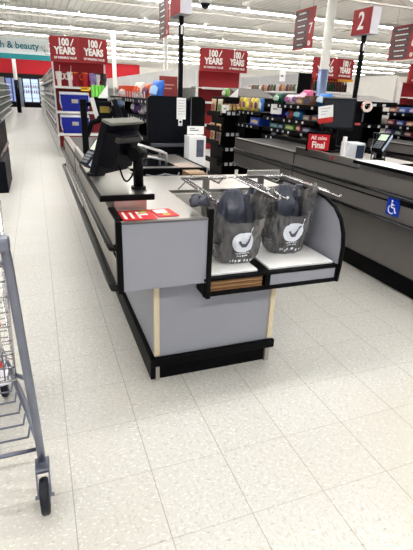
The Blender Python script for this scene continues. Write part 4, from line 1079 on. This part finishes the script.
# left gondola and dark fixture at the left edge
t = gondola('white gondola at the left edge along the far aisle', -2.63, -1.40, 16.5, 34, 2.1, (.42, .72, 1.02, 1.32, 1.62), mat('grey_green_back', (150, 156, 150), .5))
b = nb(); box(b, -2.63, -1.38, 16.42, 16.5, 0, 2.12); box(b, -1.8, -1.38, 16.4, 16.42, 1.75, 1.95, m=1)
obj('end_frame', b, [WPAINT(), colour((190, 50, 50))], t)
f2 = None
rnd = random.Random(9)
for z in (.42, .72, 1.02, 1.32):
    y = 17
    while y < 33:
        if f2 is None: f2 = product('carton', (-1.50, y, z), .3, .14, .2, (110, 120, 116), PI / 2, 'grey green package on the gondola at the left edge', 'package', (190, 196, 190), group='packages on the left edge gondola')
        else: dup(f2, (-1.50, y, z + .002))
        y += .75
t = thing('low_merchandiser', 'low dark stepped display fixture cut by the left edge', 'display fixture', (-.9, 7.2, 0))
b = nb(); box(b, -1.5, -.475, 6.77, 7.9, 0, .44, bev=.008); obj('lower_step', b, NAVY(), t)
b = nb(); box(b, -1.5, -.56, 7.2, 9.4, 0, .86, bev=.008); obj('upper_step', b, BLK(), t)
b = nb(); box(b, -.552, -.545, 7.2, 9.4, .40, .47); obj('edge_strip', b, mat('pink_grey_strip', (176, 160, 156), .4), t)

# dome camera hanging at the top
t = thing('dome_camera', 'white dome security camera hanging at the top centre', 'camera', (2.88, 8, 2.8))
b = nb(); lathe(b, [(.05, 2.84), (.105, 2.86), (.11, 2.97), (.06, 3.02), (.02, 3.03), (.02, 4.2)], 2.88, 8, 20); obj('housing', b, WPAINT(), t)
b = nb(); lathe(b, [(.012, 2.765), (.05, 2.785), (.078, 2.82), (.082, 2.86)], 2.88, 8, 20); obj('dome', b, mat('dark_glass', (14, 18, 26), .08), t)

# ------------------------------------------------------------------ shopping cart at the lower left
t = thing('shopping_cart', 'chrome wire shopping cart cut by the left edge in the foreground', 'shopping cart', (-.38, 1.7, 0))
GREYM = mat('worn_zinc_tube', (134, 138, 152), .34, .8, var=.12, scale=18)
xl, xr = -.66, -.105
def caster(x, y, label=None):
    b = nb()
    tube(b, [(x, y, .165), (x, y, .135)], .014, 10)
    prism(b, [(y + .02, .15), (y - .04, .15), (y - .085, .075), (y - .065, .06), (y - .02, .12), (y + .02, .125)], 'x', x - .024, x - .019)
    prism(b, [(y + .02, .15), (y - .04, .15), (y - .085, .075), (y - .065, .06), (y - .02, .12), (y + .02, .125)], 'x', x + .019, x + .024)
    box(b, x - .024, x + .024, y - .045, y + .022, .138, .153, bev=.003)
    fk = obj('caster_fork', b, GREYM, t)
    b = nb(); M = frame((x, y - .075, .064), (0, 1, 0), (0, 0, 1))
    lathe(b, [(.040, -.016), (.058, -.0145), (.064, -.008), (.064, .008), (.058, .0145), (.040, .016)], 0, 0, 24, M=M); wh = obj('wheel', b, mat('black_tyre', (24, 28, 40), .5), fk)
    b = nb(); lathe(b, [(.03, -.0175), (.03, .0175)], 0, 0, 16, M=M); tube(b, [(0, 0, -.032), (0, 0, .032)], .007, 8, M=M); obj('hub', b, GREYM, wh)
for x in (xl, xr): caster(x, 1.30)
for x in (xl + .13, xr - .17): caster(x, 2.03)
for s, x in ((-1, xl), (1, xr)):
    b = nb(); k = -s
    tube(b, [(x + k * .02, 1.22, 1.012), (x + k * .015, 1.25, 1.0), (x + k * .012, 1.262, .95), (x + k * .005, 1.275, .60), (x, 1.285, .36), (x, 1.30, .22), (x, 1.30, .16)], .0142, 12)
    obj('frame_tube', b, GREYM, t)
    b = nb(); tube(b, [(x, 1.295, .25), (x + k * .04, 1.5, .235), (x + k * .17 if s > 0 else x + .13, 2.03, .21), (x + k * .17 if s > 0 else x + .13, 2.03, .16)], .013, 10); obj('lower_rail', b, GREYM, t)
b = nb(); tube(b, [(xl + .02, 1.215, 1.014), (xr - .02, 1.215, 1.014)], .017, 12); hd = obj('handle', b, mat('red_plastic', (190, 36, 44), .35), t)
for x in (xl + .02, xr - .02):
    b = nb(); box(b, x - .024, x + .024, 1.195, 1.24, .992, 1.034, bev=.01); obj('handle_bracket', b, GREYM, hd)
# lower rack wires with turned up ends
b = nb()
for i in range(9):
    y = 1.37 + i * .075; q = (y - 1.30) / .73; xa, xb = xl + .13 * q + .01, xr - .17 * q - .012
    tube(b, [(xa, y, .265), (xa + .01, y, .215), (xb - .012, y, .215), (xb, y, .265)], .0045, 6)
tube(b, [(-.38, 1.32, .21), (-.38, 2.0, .21)], .005, 6); tube(b, [(xl, 1.31, .205), (xr, 1.31, .205)], .007, 8)
obj('lower_rack', b, GREYM, t)
# basket: tapered box of wire
b = nb()
def ring(z):
    q = (z - .50) / .42
    y0 = 1.33 - .03 * q; y1 = 1.98 + .17 * q; w0 = .235 + .02 * q; w1 = .16 + .03 * q
    return [(-.385 - w0, y0), (-.385 + w0, y0), (-.385 + w1, y1), (-.385 - w1, y1)]
for i in range(9):
    z = .50 + i * .0525; tube(b, [(p[0], p[1], z) for p in ring(z)], .0032 if 0 < i < 8 else .006, 5, close=True)
A, B = ring(.50), ring(.92)
for e in range(4):
    n = 22 if e in (1, 3) else 14
    for i in range(n):
        f = i / n
        pa = [A[e][k] * (1 - f) + A[(e + 1) % 4][k] * f for k in (0, 1)]; pb = [B[e][k] * (1 - f) + B[(e + 1) % 4][k] * f for k in (0, 1)]
        tube(b, [(pa[0], pa[1], .50), (pb[0], pb[1], .92)], .0026, 5)
for i in range(12):
    f = (i + .5) / 12; y = A[0][1] * (1 - f) + A[2][1] * f; w = .235 * (1 - f) + .16 * f; tube(b, [(-.385 - w, y, .50), (-.385 + w, y, .50)], .0026, 5)
obj('basket', b, CHROME(), t)
b = nb(); tube(b, [(xr - .01, 1.27, .94), (-.15, 1.31, .925)], .008, 6); tube(b, [(xl + .01, 1.27, .94), (-.62, 1.31, .925)], .008, 6)
tube(b, [(xr - .0, 1.285, .52), (-.15, 1.34, .51)], .008, 6); tube(b, [(xl, 1.285, .52), (-.62, 1.34, .51)], .008, 6); obj('basket_support', b, GREYM, t)
b = nb(); box(b, -.60, -.17, 1.325, 1.333, .70, .90, bev=.003); obj('child_seat_flap', b, mat('red_plastic', (190, 36, 44), .35), t)
# folded leaflet on the lower rack
M = Matrix.Translation((-.36, 1.80, .221)) @ Matrix.Rotation(.2, 4, 'Z')
t2 = thing('leaflet', 'folded red and white leaflet lying on the lower rack of the cart', 'leaflet', (-.36, 1.80, .221))
b = nb(); box(b, -.13, .13, -.11, .11, 0, .006, M=M); obj('sheet', b, colour((214, 214, 224)), t2)
b = nb(); box(b, -.12, .12, .02, .10, .0061, .0066, M=M); obj('print', b, colour((190, 46, 52)), t2)

# ------------------------------------------------------------------ light
w = bpy.data.worlds.new('store_light'); bpy.context.scene.world = w; w.use_nodes = True
bg = w.node_tree.nodes['Background']; bg.inputs['Color'].default_value = (.93, .96, 1, 1); bg.inputs['Strength'].default_value = .34
def area(name, loc, rot, sx, sy, power, col=(1, 1, 1)):
    l = bpy.data.lights.new(name, 'AREA'); l.shape = 'RECTANGLE'; l.size = sx; l.size_y = sy; l.energy = power; l.color = col
    o = bpy.data.objects.new(name, l); C.objects.link(o); o.location = loc; o.rotation_euler = rot
# daylight from the shop front behind the camera
area('shop_front_daylight', (2.0, -5.2, 2.2), (math.radians(80), 0, 0), 14, 3, 80, (.95, .98, 1))
sc = bpy.context.scene
sc.view_settings.view_transform = 'Standard'; sc.view_settings.look = 'Medium High Contrast'; sc.view_settings.exposure = 0.; sc.view_settings.gamma = 1.
